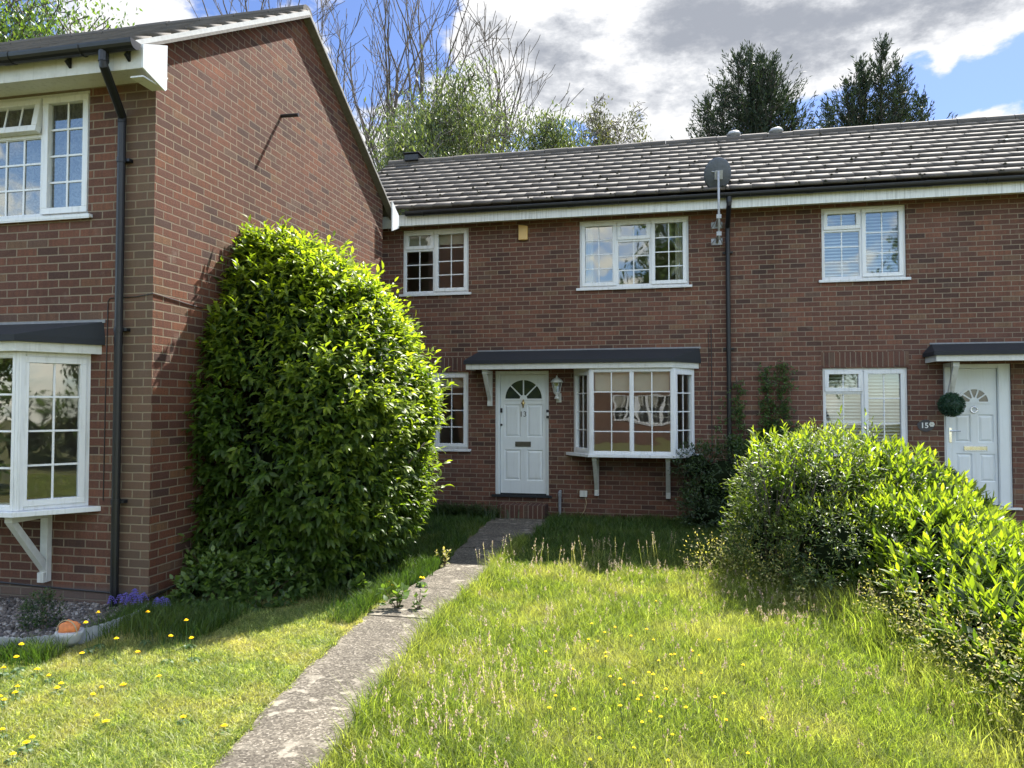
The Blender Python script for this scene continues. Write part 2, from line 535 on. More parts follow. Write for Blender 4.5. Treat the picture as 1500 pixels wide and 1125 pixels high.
def gravel_mat():
    m, t = new_mat('pebble')
    isl = t.n('ShaderNodeNewGeometry').outputs['Random Per Island']
    c = t.ramp(isl, [(0, (0.05, 0.045, 0.04)), (0.5, (0.12, 0.10, 0.088)), (0.85, (0.20, 0.175, 0.155)), (1, (0.36, 0.34, 0.31))])
    finish(t, c, 0.7)


gravel_mat()
for nm, c in (('petal_yellow', (0.85, 0.62, 0.02)), ('petal_blue', (0.15, 0.12, 0.42)), ('petal_white', (0.72, 0.70, 0.66))):
    leaf_mat(nm, c, tuple(min(1, v * 1.15) for v in c), c, 0.35, 0.6, 0.2)


# ---------------------------------------------------------------- mesh helpers
def tag(o, label=None, cat=None, group=None, kind=None):
    if label: o['label'] = label
    if cat: o['category'] = cat
    if group: o['group'] = group
    if kind: o['kind'] = kind
    return o


def thing(name, loc, label, cat, group=None):
    e = bpy.data.objects.new(name, None)
    e.empty_display_size = 0.2
    col.objects.link(e)
    e.location = loc
    return tag(e, label, cat, group)


def world_loc(o):
    v = Vector(o.location)
    while o.parent:
        o = o.parent
        v += Vector(o.location)
    return v


def attach(o, parent, local=False):
    """parts are modelled in world metres unless local; either way they move with their thing"""
    if parent is not None:
        o.parent = parent
        if not local:
            o.location = -world_loc(parent)
    return o


class MB:
    def __init__(self, M=None):
        self.v, self.f, self.M = [], [], M

    def add(self, vs, fs):
        k = len(self.v)
        if self.M is not None:
            vs = [self.M @ Vector(p) for p in vs]
        self.v += [tuple(p) for p in vs]
        self.f += [tuple(i + k for i in f) for f in fs]
        return self

    def box(self, x0, x1, y0, y1, z0, z1):
        vs = [(x0, y0, z0), (x1, y0, z0), (x1, y1, z0), (x0, y1, z0), (x0, y0, z1), (x1, y0, z1), (x1, y1, z1), (x0, y1, z1)]
        return self.add(vs, [(0, 3, 2, 1), (4, 5, 6, 7), (0, 1, 5, 4), (1, 2, 6, 5), (2, 3, 7, 6), (3, 0, 4, 7)])

    def frame(self, x0, x1, z0, z1, wd, y0, y1):
        self.box(x0, x1, y0, y1, z0, z0 + wd)
        self.box(x0, x1, y0, y1, z1 - wd, z1)
        self.box(x0, x0 + wd, y0, y1, z0 + wd, z1 - wd)
        self.box(x1 - wd, x1, y0, y1, z0 + wd, z1 - wd)
        return self

    def tube(self, pts, radii, seg=8, cap=True):
        pts = [Vector(p) for p in pts]
        if not hasattr(radii, '__len__'): radii = [radii] * len(pts)
        vs, fs = [], []
        ref = None
        for i, p in enumerate(pts):
            d = (pts[min(i + 1, len(pts) - 1)] - pts[max(i - 1, 0)])
            d.normalize()
            if ref is None:
                ref = Vector((0, 0, 1)) if abs(d.z) < 0.9 else Vector((0, 1, 0))
            a = d.cross(ref)
            if a.length < 1e-4: a = d.cross(Vector((1, 0.3, 0)))
            a.normalize()
            b = a.cross(d)
            ref = b
            for s in range(seg):
                q = 2 * math.pi * s / seg
                vs.append(p + a * math.cos(q) * radii[i] + b * math.sin(q) * radii[i])
        for i in range(len(pts) - 1):
            for s in range(seg):
                s2 = (s + 1) % seg
                fs.append((i * seg + s, i * seg + s2, (i + 1) * seg + s2, (i + 1) * seg + s))
        if cap:
            fs.append(tuple(range(seg)))
            fs.append(tuple((len(pts) - 1) * seg + s for s in reversed(range(seg))))
        return self.add(vs, fs)

    def prism(self, poly, a, b, plane='xy'):
        """extrude polygon between a and b along the third axis"""
        def P(u, v, w_):
            return {'xy': (u, v, w_), 'xz': (u, w_, v), 'yz': (w_, u, v)}[plane]
        n = len(poly)
        vs = [P(u, v, a) for u, v in poly] + [P(u, v, b) for u, v in poly]
        fs = [tuple(range(n)), tuple(range(2 * n - 1, n - 1, -1))]
        fs += [(i, i + n, (i + 1) % n + n, (i + 1) % n) for i in range(n)]
        return self.add(vs, fs)

    def lathe(self, prof, c, seg=16):
        vs, fs = [], []
        for r, z in prof:
            for s in range(seg):
                q = 2 * math.pi * s / seg
                vs.append((c[0] + r * math.cos(q), c[1] + r * math.sin(q), c[2] + z))
        for i in range(len(prof) - 1):
            for s in range(seg):
                s2 = (s + 1) % seg
                fs.append((i * seg + s, i * seg + s2, (i + 1) * seg + s2, (i + 1) * seg + s))
        fs.append(tuple(reversed(range(seg))))
        fs.append(tuple((len(prof) - 1) * seg + s for s in range(seg)))
        return self.add(vs, fs)

    def build(self, name, mat, parent=None, smooth=False, bevel=0.0, local=False):
        me = bpy.data.meshes.new(name)
        me.from_pydata(self.v, [], self.f)
        me.materials.append(MATS[mat])
        import bmesh
        bm = bmesh.new()
        bm.from_mesh(me)
        bmesh.ops.recalc_face_normals(bm, faces=bm.faces)
        bm.to_mesh(me)
        bm.free()
        if smooth:
            me.polygons.foreach_set('use_smooth', [True] * len(me.polygons))
        o = bpy.data.objects.new(name, me)
        col.objects.link(o)
        if bevel:
            b = o.modifiers.new('bevel', 'BEVEL')
            b.width = bevel
            b.segments = 2
            b.limit_method = 'ANGLE'
        return attach(o, parent, local)


def np_obj(name, V, F, mat, parent=None, young=None, smooth=False, local=False):
    """V (n,3); F (m,k) all faces the same size"""
    me = bpy.data.meshes.new(name)
    V = np.asarray(V, dtype=np.float32)
    F = np.asarray(F, dtype=np.int32)
    m, k = F.shape
    me.vertices.add(len(V))
    me.vertices.foreach_set('co', V.ravel())
    me.loops.add(m * k)
    me.loops.foreach_set('vertex_index', F.ravel())
    me.polygons.add(m)
    me.polygons.foreach_set('loop_start', np.arange(m, dtype=np.int32) * k)
    me.polygons.foreach_set('loop_total', np.full(m, k, dtype=np.int32))
    if smooth: me.polygons.foreach_set('use_smooth', np.ones(m, dtype=bool))
    if young is not None:
        a = me.attributes.new('young', 'FLOAT', 'FACE')
        a.data.foreach_set('value', np.asarray(young, dtype=np.float32))
    me.update(calc_edges=True)
    me.validate()
    me.materials.append(MATS[mat])
    o = bpy.data.objects.new(name, me)
    col.objects.link(o)
    return attach(o, parent, local)


def unit(v):
    return v / np.maximum(np.linalg.norm(v, axis=-1, keepdims=True), 1e-9)


# a leaf: x across, y along, z up; folded on the midrib and drooping at the tip
def leaf_template(width=0.4, droop=0.25, fold=0.12, rows=3):
    ys = np.linspace(0, 1, rows + 2)
    ws = np.sin(np.pi * ys ** 0.85) * width * 0.5
    ws[0] = 0.02; ws[-1] = 0.012
    V = []
    for y, wd in zip(ys, ws):
        z = -droop * y * y
        V += [(-wd, y, z + fold * wd * 2), (0, y, z), (wd, y, z + fold * wd * 2)]
    F = []
    for i in range(rows + 1):
        a = i * 3
        F += [(a, a + 1, a + 4, a + 3), (a + 1, a + 2, a + 5, a + 4)]
    return np.array(V, float), np.array(F)


def leaves(pos, direction, up, size, tmpl):
    """place the leaf template at pos pointing along direction"""
    TV, TF = tmpl
    d = unit(direction)
    x = unit(np.cross(d, up))
    z = np.cross(x, d)
    Mx = np.stack([x, d, z], axis=1)                      # rows
    V = pos[:, None, :] + np.einsum('kj,njc->nkc', TV, Mx) * size[:, None, None]
    n, k = len(pos), len(TV)
    F = TF[None] + (np.arange(n) * k)[:, None, None]
    return V.reshape(-1, 3), F.reshape(-1, TF.shape[1]), len(TF)


def rand_unit(n):
    v = rng.normal(size=(n, 3))
    return unit(v)


def shoots_foliage(name, P, N, mat, parent, per=7, shoot=0.14, leaf=0.09, spread=1.0, tmpl=None, upbias=0.5,
                   young_tip=1.0, hang=0.3, jitter=0.5, youngmask=None):
    """P (n,3) shoot bases, N (n,3) outward directions; each shoot carries a spiral of leaves"""
    n = len(P)
    tmpl = tmpl or leaf_template()
    D = unit(N + np.array([0, 0, upbias]) + rand_unit(n) * jitter)
    pos, dirs, ups, sz, yg = [], [], [], [], []
    ln = shoot * rng.uniform(0.6, 1.3, n)
    ref = np.where(np.abs(D[:, 2:3]) < 0.9, np.array([[0, 0, 1.0]]), np.array([[1.0, 0, 0]]))
    A = unit(np.cross(D, ref)); B = np.cross(D, A)
    ph0 = rng.uniform(0, 6.28, n)
    ym = np.ones(n) if youngmask is None else youngmask
    for i in range(per):
        t = (i + 0.5) / per
        ph = ph0 + i * 2.4
        side = A * np.cos(ph)[:, None] + B * np.sin(ph)[:, None]
        sp = spread * (1.15 - 0.75 * t)
        dd = unit(D * (0.35 + t) + side * sp + np.array([0, 0, -hang * (1 - t * 0.4)]) + rand_unit(n) * 0.18)
        pos.append(P + D * (ln * t)[:, None])
        dirs.append(dd)
        ups.append(unit(D + np.array([0, 0, 0.6]) + rand_unit(n) * 0.25))
        sz.append(leaf * rng.uniform(0.65, 1.2, n) * (1.0 - 0.25 * t))
        yg.append(np.clip((t - 0.35) * 1.4, 0, 1) * young_tip * ym * rng.uniform(0.5, 1.0, n))
    V, F, k = leaves(np.concatenate(pos), np.concatenate(dirs), np.concatenate(ups), np.concatenate(sz), tmpl)
    return np_obj(name, V, F, mat, parent, np.repeat(np.concatenate(yg), k))


# ================================================================ THE SETTING
g = MB()
nx = 40
g.add([(-120, -60, 0), (120, -60, 0), (120, 140, 0), (-120, 140, 0)], [(0, 1, 2, 3)])
tag(g.build('ground', 'soil_turf'), kind='structure')

# concrete path in cast bays, slightly irregular edges
left_px = [(280, 1160), (312, 1125), (366, 1063), (424, 1003), (480, 952), (532, 905), (562, 883), (596, 863), (622, 848), (645, 833), (668, 808), (690, 788), (715, 765)]
L = [onZ(*p) for p in left_px]
Yl = np.array([p[1] for p in L]); Xl = np.array([p[0] for p in L])
rt_px = [(460, 1160), (485, 1125), (575, 1003), (650, 905), (700, 863), (722, 837), (760, 800), (802, 765)]
Rr = [onZ(*p) for p in rt_px]
Yr = np.array([p[1] for p in Rr]); Xr = np.array([p[0] for p in Rr])


def path_left(y): return float(np.interp(y, Yl, Xl))
def path_right(y): return float(np.interp(y, Yr, Xr)) + 0.03


pb = MB()
joints = [1.2, 5.92, 6.93, 9.0, 11.52]
for j in range(len(joints) - 1):
    a, b = joints[j] + 0.012, joints[j + 1] - 0.012
    n = max(3, int((b - a) / 0.06))
    ys = np.linspace(a, b, n)
    lv = [(path_left(y) + 0.012 * math.sin(y * 9) + random.uniform(-0.006, 0.006), y) for y in ys]
    rv = [(path_right(y) + random.uniform(-0.02, 0.02), y) for y in ys]
    zt = 0.014 + 0.003 * (j % 2)
    vs = []
    for (lx, y), (rx, _) in zip(lv, rv):
        vs += [(lx, y, 0.0), (lx + 0.01, y, zt), (rx - 0.01, y, zt), (rx, y, 0.0)]
    fs = []
    for i in range(n - 1):
        for q in range(3):
            fs.append((4 * i + q, 4 * i + q + 1, 4 * i + q + 5, 4 * i + q + 4))
    fs += [(0, 1, 2, 3), tuple(4 * (n - 1) + q for q in (3, 2, 1, 0))]
    pb.add(vs, fs)
tag(pb.build('path', 'path_concrete'), kind='structure')
p15 = MB()
p15.box(3.75, 4.95, 2.0, 11.55, 0.0, 0.03)
tag(p15.build('path', 'path_concrete'), kind='structure')


# ================================================================ HOUSES
FY = 11.95            # facade plane of the two far houses
LY = 5.65             # front wall of the near house
GX = -4.44            # its gable wall


def wall_panel(mb, x0, x1, z0, z1, holes, y, th):
    """wall in the xz plane, outside face at y, holes are real openings with reveals"""
    xs = sorted({x0, x1, *[h[0] for h in holes], *[h[1] for h in holes]})
    zs = sorted({z0, z1, *[h[2] for h in holes], *[h[3] for h in holes]})
    xs = [v for v in xs if x0 <= v <= x1]; zs = [v for v in zs if z0 <= v <= z1]
    for i in range(len(xs) - 1):
        for j in range(len(zs) - 1):
            cx, cz = (xs[i] + xs[i + 1]) / 2, (zs[j] + zs[j + 1]) / 2
            if any(h[0] < cx < h[1] and h[2] < cz < h[3] for h in holes): continue
            for yy in (y, y + th):
                mb.add([(xs[i], yy, zs[j]), (xs[i + 1], yy, zs[j]), (xs[i + 1], yy, zs[j + 1]), (xs[i], yy, zs[j + 1])], [(0, 1, 2, 3)])
    for a, b, c, d in holes:
        for q in ([(a, c), (a, d)], [(b, c), (b, d)], [(a, c), (b, c)], [(a, d), (b, d)]):
            (u0, v0), (u1, v1) = q
            mb.add([(u0, y, v0), (u1, y, v1), (u1, y + th, v1), (u0, y + th, v0)], [(0, 1, 2, 3)])


def window(parent, M, w_, h, lights, sill=True, curtain=None, depth=0.035, name='window', frame_w=0.045, mat='upvc', sill_ext=0.05):
    """local frame: x across, y into the house, z up.  lights: (x0,x1,z0,z1,cols,rows,kind,tilt)"""
    y0 = depth
    mb = MB(M)
    mb.frame(0, w_, 0, h, frame_w, y0, y0 + 0.065)
    # mullions and transoms between neighbouring lights
    xs = sorted({l[1] for l in lights if l[1] < w_ - 0.06})
    for x in xs: mb.box(x - 0.022, x + 0.022, y0, y0 + 0.065, frame_w, h - frame_w)
    for l in lights:
        if l[2] > 0.1:
            mb.box(l[0] + 0.0221, l[1] - 0.0221, y0 + 0.001, y0 + 0.064, l[2] - 0.022, l[2] + 0.022)
    win = mb.build(name, mat, parent, bevel=0.003)
    for (a, b, c, d, nc, nr, kind, tilt) in lights:
        a2 = a + (frame_w if a < 0.01 else 0.022) - 0.012
        b2 = b - (frame_w if b > w_ - 0.01 else 0.022) + 0.012
        c2 = c + (frame_w if c < 0.01 else 0.022) - 0.012
        d2 = d - (frame_w if d > h - 0.01 else 0.022) + 0.012
        M2 = M
        sw = 0.0
        if tilt:
            piv = Matrix.Translation((0, y0 - 0.02, d2)) @ Matrix.Rotation(R(-tilt), 4, 'X') @ Matrix.Translation((0, -(y0 - 0.02), -d2))
            M2 = M @ piv
        if kind == 'sash':
            sw = 0.058
            MB(M2).frame(a2, b2, c2, d2, sw, y0 - 0.018, y0 + 0.045).build('sash', mat, win, bevel=0.004)
        else:
            sw = 0.018
            MB(M2).frame(a2, b2, c2, d2, sw, y0 + 0.012, y0 + 0.05).build('bead', mat, win)
        ga, gb, gc, gd = a2 + sw - 0.004, b2 - sw + 0.004, c2 + sw - 0.004, d2 - sw + 0.004
        pn = MB(M2)
        pn.add([(ga, y0 + 0.026, gc), (gb, y0 + 0.026, gc), (gb, y0 + 0.026, gd), (ga, y0 + 0.026, gd)], [(0, 1, 2, 3)])
        pn.build('pane', 'window_glass', win)
        bars = MB(M2)
        bw = 0.0085
        for i in range(1, nc):
            x = ga + (gb - ga) * i / nc
            bars.box(x - bw, x + bw, y0 + 0.0165, y0 + 0.0235, gc, gd)
        for j in range(1, nr):
            z = gc + (gd - gc) * j / nr
            bars.box(ga, gb, y0 + 0.0155, y0 + 0.0245, z - bw, z + bw)
        if nc * nr > 1: bars.build('glazing_bars', mat, win)
    if sill:
        s = MB(M)
        s.box(-sill_ext, w_ + sill_ext, -0.045, y0 + 0.03, -0.03, -0.002)
        s.box(-sill_ext, w_ + sill_ext, -0.045, -0.035, -0.042, -0.0305)
        s.build('sill', mat, win, bevel=0.003)
    if curtain:
        kind, amount = curtain
        c = MB(M)
        if kind == 'venetian':
            n = int(h / 0.05)
            for i in range(n):
                z = 0.03 + i * 0.05
                c.add([(0.05, y0 + 0.10, z), (w_ - 0.05, y0 + 0.10, z), (w_ - 0.05, y0 + 0.135, z + 0.028), (0.05, y0 + 0.135, z + 0.028)], [(0, 1, 2, 3)])
            c.build('blind', 'blind_white', win)
        elif kind == 'roller':
            c.box(0.04, w_ - 0.04, y0 + 0.11, y0 + 0.113, h * (1 - amount), h - 0.03)
            c.build('blind', 'blind_cream', win)
        elif kind == 'net':
            n = int(w_ / 0.012)
            vs, fs = [], []
            for i in range(n + 1):
                x = 0.03 + (w_ - 0.06) * i / n
                yy = y0 + 0.14 + 0.018 * math.sin(x * 70) + 0.006 * math.sin(x * 171)
                vs += [(x, yy, 0.03), (x, yy, h - 0.03)]
            for i in range(n): fs.append((2 * i, 2 * i + 2, 2 * i + 3, 2 * i + 1))
            c.add(vs, fs)
            c.build('curtain', 'net_curtain', win, smooth=True)
        elif kind == 'sides':
            for (xa, xb) in ((0.03, w_ * amount), (w_ * (1 - amount), w_ - 0.03)):
                n = 24
                vs, fs = [], []
                for i in range(n + 1):
                    x = xa + (xb - xa) * i / n
                    yy = y0 + 0.14 + 0.02 * math.sin(i * 1.3)
                    vs += [(x, yy, 0.02), (x, yy, h - 0.03)]
                for i in range(n): fs.append((2 * i, 2 * i + 2, 2 * i + 3, 2 * i + 1))
                c = MB(M)
                c.add(vs, fs)
                c.build('curtain', 'blind_cream', win, smooth=True)
    return win


def T(x, y, z, ang=0.0): return Matrix.Translation((x, y, z)) @ Matrix.Rotation(R(ang), 4, 'Z')


def tiled_roof(parent, xa, xb, ye, ze, yr, zr, sgn=1, tile_w=0.33, gauge=0.295, mosses=0, mat='roof_tile', name='roof'):
    """courses of interlocking tiles; ye,ze eave edge, yr,zr ridge. sgn=+1: rises towards +y"""
    L_ = math.hypot(yr - ye, zr - ze)
    n = max(3, round(L_ / gauge))
    gz = L_ / n
    uy, uz = (yr - ye) / L_, (zr - ze) / L_
    ny, nz_ = -uz * (1 if uy > 0 else -1), abs(uy)
    V, F = [], []
    for i in range(n):
        off = 0 if i % 2 == 0 else tile_w / 2
        k = int((xb - xa) / tile_w) + 2
        for j in range(k):
            x0 = max(xa, xa + j * tile_w - off) + 0.0015
            x1 = min(xb, xa + (j + 1) * tile_w - off) - 0.0015
            if x1 - x0 < 0.03: continue
            lift = 0.040 + random.uniform(-0.001, 0.0015)
            s0, s1 = i * gz + random.uniform(-0.0012, 0.0012), (i + 1) * gz + 0.03
            dz_ = random.uniform(-0.0007, 0.0007)
            b = len(V)
            for (x, s, hh) in ((x0, s0, 0.0), (x1, s0, 0.0), (x1, s1, -0.02), (x0, s1, -0.02),
                               (x0, s0, lift), (x1, s0, lift + dz_), (x1, s1, 0.006), (x0, s1, 0.006)):
                V.append((x, ye + uy * s + ny * hh, ze + uz * s + nz_ * hh))
            F += [(b, b + 3, b + 2, b + 1), (b + 4, b + 5, b + 6, b + 7), (b, b + 1, b + 5, b + 4), (b + 1, b + 2, b + 6, b + 5),
                  (b + 2, b + 3, b + 7, b + 6), (b + 3, b, b + 4, b + 7)]
    o = np_obj(name, V, F, mat, parent)
    if mosses:
        P = []
        for _ in range(mosses):
            i = random.choices(range(n), weights=[(n - q) ** 1.3 + 1 for q in range(n)])[0]
            off = 0 if i % 2 == 0 else tile_w / 2
            j = random.randint(0, int((xb - xa) / tile_w))
            x = min(max(xa + j * tile_w - off + random.gauss(0, 0.03), xa + 0.03), xb - 0.03)
            s = i * gz + random.choice([0.0, 0.0, 0.03, random.uniform(0, gz)])
            P.append((x, ye + uy * s + ny * 0.045, ze + uz * s + nz_ * 0.045, random.uniform(0.006, 0.022)))
        mb = MB()
        for (x, y, z, r) in P:
            vs = [(x + r * 1.5 * math.cos(q) * random.uniform(.7, 1.2), y + r * math.sin(q) * random.uniform(.7, 1.2), z) for q in np.arange(6) * math.pi / 3]
            vs += [(x + r * .7 * math.cos(q), y + r * .7 * math.sin(q), z + r * 0.9) for q in np.arange(6) * math.pi / 3]
            mb.add(vs, [(i, (i + 1) % 6, (i + 1) % 6 + 6, i + 6) for i in range(6)] + [(6, 7, 8, 9, 10, 11)])
        tag(mb.build('moss', 'moss', o), kind='stuff')
    return o


def gutter(parent, xa, xb, y, z, r=0.058, end_left=False, end_right=False):
    mb = MB()
    n = 8
    vs, fs = [], []
    prof = [(y + r * math.cos(q), z + r * math.sin(q)) for q in np.linspace(math.pi, 2 * math.pi, n + 1)]
    prof = [(prof[0][0], z + 0.012)] + prof + [(prof[-1][0], z + 0.012)]
    inner = [(y + (r - 0.004) * math.cos(q), z + (r - 0.004) * math.sin(q)) for q in np.linspace(2 * math.pi, math.pi, n + 1)]
    poly = prof + [(inner[0][0], z + 0.012)] + inner + [(inner[-1][0], z + 0.012)]
    mb.prism(poly, xa, xb, 'yz')
    for x, e in ((xa, end_left), (xb, end_right)):
        if e:
            mb.prism(prof, x - 0.004, x + 0.004, 'yz')
    k = int((xb - xa) / 1.6)
    for i in range(k + 1):
        x = xa + 0.3 + i * 1.6
        if x < xb: mb.tube([(x, y + (r + .003) * math.cos(q), z + (r + .003) * math.sin(q)) for q in np.linspace(math.pi, 2 * math.pi, 9)], 0.007, 4)
        if x + .8 < xb:   # union
            q0 = [(y + (r + .005) * math.cos(q), z + (r + .005) * math.sin(q)) for q in np.linspace(math.pi, 2 * math.pi, 9)]
            mb.prism(q0 + [(q0[-1][0], z + .014), (q0[0][0], z + .014)], x + 0.8, x + 0.9, 'yz')
    return mb.build('gutter', 'gutter_black', parent, smooth=False)


def bracket(parent, x, ytop, ztop, zbot, wallY, wd=0.07):
    """gallows bracket: post on the wall, strut, short top arm"""
    mb = MB()
    mb.box(x - wd / 2, x + wd / 2, wallY - 0.055, wallY - 0.001, zbot, ztop)
    mb.box(x - wd / 2 - 0.001, x + wd / 2 + 0.001, ytop, wallY - 0.056, ztop - 0.06, ztop - 0.002)
    mb.prism([(wallY - 0.056, zbot + 0.09), (wallY - 0.056, zbot + 0.19), (ytop + 0.07, ztop - 0.062), (ytop + 0.0, ztop - 0.062)], x - wd / 2 + 0.006, x + wd / 2 - 0.006, 'yz')
    mb.box(x - wd / 2 + 0.004, x + wd / 2 - 0.004, wallY - 0.085, wallY - 0.0552, zbot, zbot + 0.088)
    return mb.build('bracket', 'painted_wood', parent, bevel=0.003)


def canopy(parent, poly, zt_wall, zb, wallY, out=0.09, fascia_h=0.085):
    """flat felt roof over door and bay. poly: outline in xy from the left wall end round to the right wall end"""
    n = len(poly)
    def off(o):
        res = []
        for i, (x, y) in enumerate(poly):
            if i == 0: res.append((x - o, wallY - 0.001))
            elif i == n - 1: res.append((x + o, wallY - 0.001))
            else:
                dxo = -o if i == 1 and poly[1][0] <= poly[0][0] + 1e-6 else (o * 0.5 if i == n - 2 else (-o * 0.5 if i == 1 else 0))
                res.append((x + dxo, y - o))
        return res
    fz0, fz1 = zb, zb + fascia_h
    mb = MB()
    outer = off(out + 0.035)
    # felt: vertical drip edge, then slope back up to the wall
    mid = off(out + 0.035)
    zt = fz1 + 0.055
    top_in = [(x, wallY - 0.001 if abs(y - (wallY - 0.001)) < 1e-6 else y) for x, y in off(out - 0.03)]
    vs = [(x, y, fz1) for x, y in outer] + [(x, y, zt) for x, y in mid]
    k = n
    fs = [(i, i + 1, i + 1 + k, i + k) for i in range(n - 1)]
    # roof deck rising to wall
    wl = [(min(max(x, outer[0][0] + 0.12), outer[-1][0] - 0.02), wallY - 0.001, zt_wall) for x, y in mid]
    base = len(vs)
    vs += wl
    fs += [(k + i, k + i + 1, base + i + 1, base + i) for i in range(n - 1)]
    mb.add(vs, fs)
    mb.add([(x, y, fz1 + 0.001) for x, y in outer], [tuple(range(n))])
    can = mb.build('canopy', 'felt', parent)
    fb = MB()
    o1, o2 = off(out), off(out - 0.025)
    for i in range(n - 1):
        a, b, c, d = o1[i], o1[i + 1], o2[i + 1], o2[i]
        fb.add([(*a, fz0), (*b, fz0), (*c, fz0), (*d, fz0), (*a, fz1), (*b, fz1), (*c, fz1), (*d, fz1)],
               [(0, 3, 2, 1), (4, 5, 6, 7), (0, 1, 5, 4), (2, 3, 7, 6), (0, 4, 7, 3), (1, 2, 6, 5)])
    fb.build('fascia_board', 'painted_wood', can)
    so = MB()
    so.add([(x, y, fz0 + 0.02) for x, y in off(out - 0.0255)], [tuple(range(n))])
    so.build('soffit', 'painted_wood', can)
    fl = MB()
    fl.box(wl[0][0] - 0.02, wl[-1][0] + 0.02, wallY - 0.012, wallY + 0.002, zt_wall - 0.01, zt_wall + 0.018)
    fl.build('flashing', 'lead', can)
    return can


def bay(parent, x0, x1, z0, z1, wallY, proj, inset, curtain=None):
    """angled bay window: two side lights and two front lights"""
    fx0, fx1, fy = x0 + inset, x1 - inset, wallY - proj
    sw = math.hypot(inset, proj)
    b = MB()
    b.prism([(x0, wallY - 0.001), (fx0, fy + 0.004), (fx1, fy + 0.004), (x1, wallY - 0.001)], z1 + 0.001, z1 + 0.06)
    bw = b.build('bay_window', 'upvc', parent)
    for (cx, s) in ((fx0, -1), (fx1, 1)):
        b = MB()
        # ribbed corner post wrapping the mitre
        out = [(cx - s * 0.040, fy + 0.070), (cx - s * 0.040, fy - 0.006), (cx - s * 0.012, fy - 0.006), (cx - s * 0.010, fy - 0.001), (cx - s * 0.004, fy - 0.001), (cx - s * 0.002, fy - 0.007),
               (cx + s * 0.018, fy - 0.003), (cx + s * 0.022, fy + 0.004), (cx + s * 0.030, fy + 0.010), (cx + s * 0.045, fy + 0.040), (cx + s * 0.030, fy + 0.075)]
        b.prism(out, z0 + 0.001, z1 - 0.001)
        b.build('corner_post', 'upvc', bw)
    h = z1 - z0
    fw = fx1 - fx0
    def sub(M, wd, lights, tag_):
        y0 = 0.0
        f = MB(M)
        f.frame(0, wd, 0, h, 0.04, y0, y0 + 0.065)
        for l in lights[:-1]:
            f.box(l[1] - 0.025, l[1] + 0.025, y0 + 0.001, y0 + 0.064, 0.04, h - 0.04)
        f.build('frame', 'upvc', bw, bevel=0.003)
        for (a, bb, nc, nr, sash) in lights:
            a2 = a + (0.04 if a < 0.01 else 0.025) - 0.006
            b2 = bb - (0.04 if bb > wd - 0.01 else 0.025) + 0.006
            c2, d2 = 0.034, h - 0.034
            s = 0.052 if sash else 0.015
            MB(M).frame(a2, b2, c2, d2, s, y0 - (0.014 if sash else -0.012), y0 + 0.05).build('sash', 'upvc', bw, bevel=0.003)
            ga, gb, gc, gd = a2 + s - 0.003, b2 - s + 0.003, c2 + s - 0.003, d2 - s + 0.003
            MB(M).add([(ga, y0 + .028, gc), (gb, y0 + .028, gc), (gb, y0 + .028, gd), (ga, y0 + .028, gd)], [(0, 1, 2, 3)]).build('pane', 'window_glass', bw)
            bars = MB(M)
            for i in range(1, nc):
                x = ga + (gb - ga) * i / nc
                bars.box(x - .0085, x + .0085, y0 + .018, y0 + .025, gc, gd)
            for j in range(1, nr):
                z = gc + (gd - gc) * j / nr
                bars.box(ga, gb, y0 + .017, y0 + .026, z - .0085, z + .0085)
            bars.build('glazing_bars', 'upvc', bw)
    sub(T(fx0, fy, z0), fw, [(0, fw / 2, 2, 4, False), (fw / 2, fw, 2, 4, False)], 'front')
    ang = math.degrees(math.atan2(proj, inset))
    sub(T(fx1, fy, z0, ang), sw, [(0, sw, 2, 4, True)], 'right')
    sub(T(x0, wallY, z0, -ang), sw, [(0, sw, 2, 4, True)], 'left')
    # sill board
    e = 0.06
    s = MB()
    s.prism([(x0 - e - 0.07, wallY - 0.001), (fx0 - e * 0.6, fy - e), (fx1 + e * 0.6, fy - e), (x1 + e + 0.07, wallY - 0.001)], z0 - 0.045, z0 - 0.001)
    s.build('sill', 'upvc', bw, bevel=0.004)
    c = MB()
    if curtain == 'roller':
        c.box(fx0 + 0.06, fx1 - 0.06, fy + 0.10, fy + 0.103, z1 - 0.36, z1 - 0.03)
        c.build('blind', 'blind_cream', bw)
    elif curtain == 'net':
        n = 160
        vs, fs = [], []
        path = [(x0 + .08, wallY + .02), (fx0 + .05, fy + .16), (fx1 - .05, fy + .16), (x1 - .08, wallY + .02)]
        acc = [0]
        for i in range(3): acc.append(acc[-1] + math.dist(path[i], path[i + 1]))
        for i in range(n + 1):
            d = acc[-1] * i / n
            x = np.interp(d, acc, [p[0] for p in path]); y = np.interp(d, acc, [p[1] for p in path]) + 0.012 * math.sin(d * 80)
            vs += [(x, y, z0 + .02), (x, y, z1 - .02)]
        for i in range(n): fs.append((2 * i, 2 * i + 2, 2 * i + 3, 2 * i + 1))
        c.add(vs, fs)
        c.build('curtain', 'net_curtain', bw, smooth=True)
    return bw


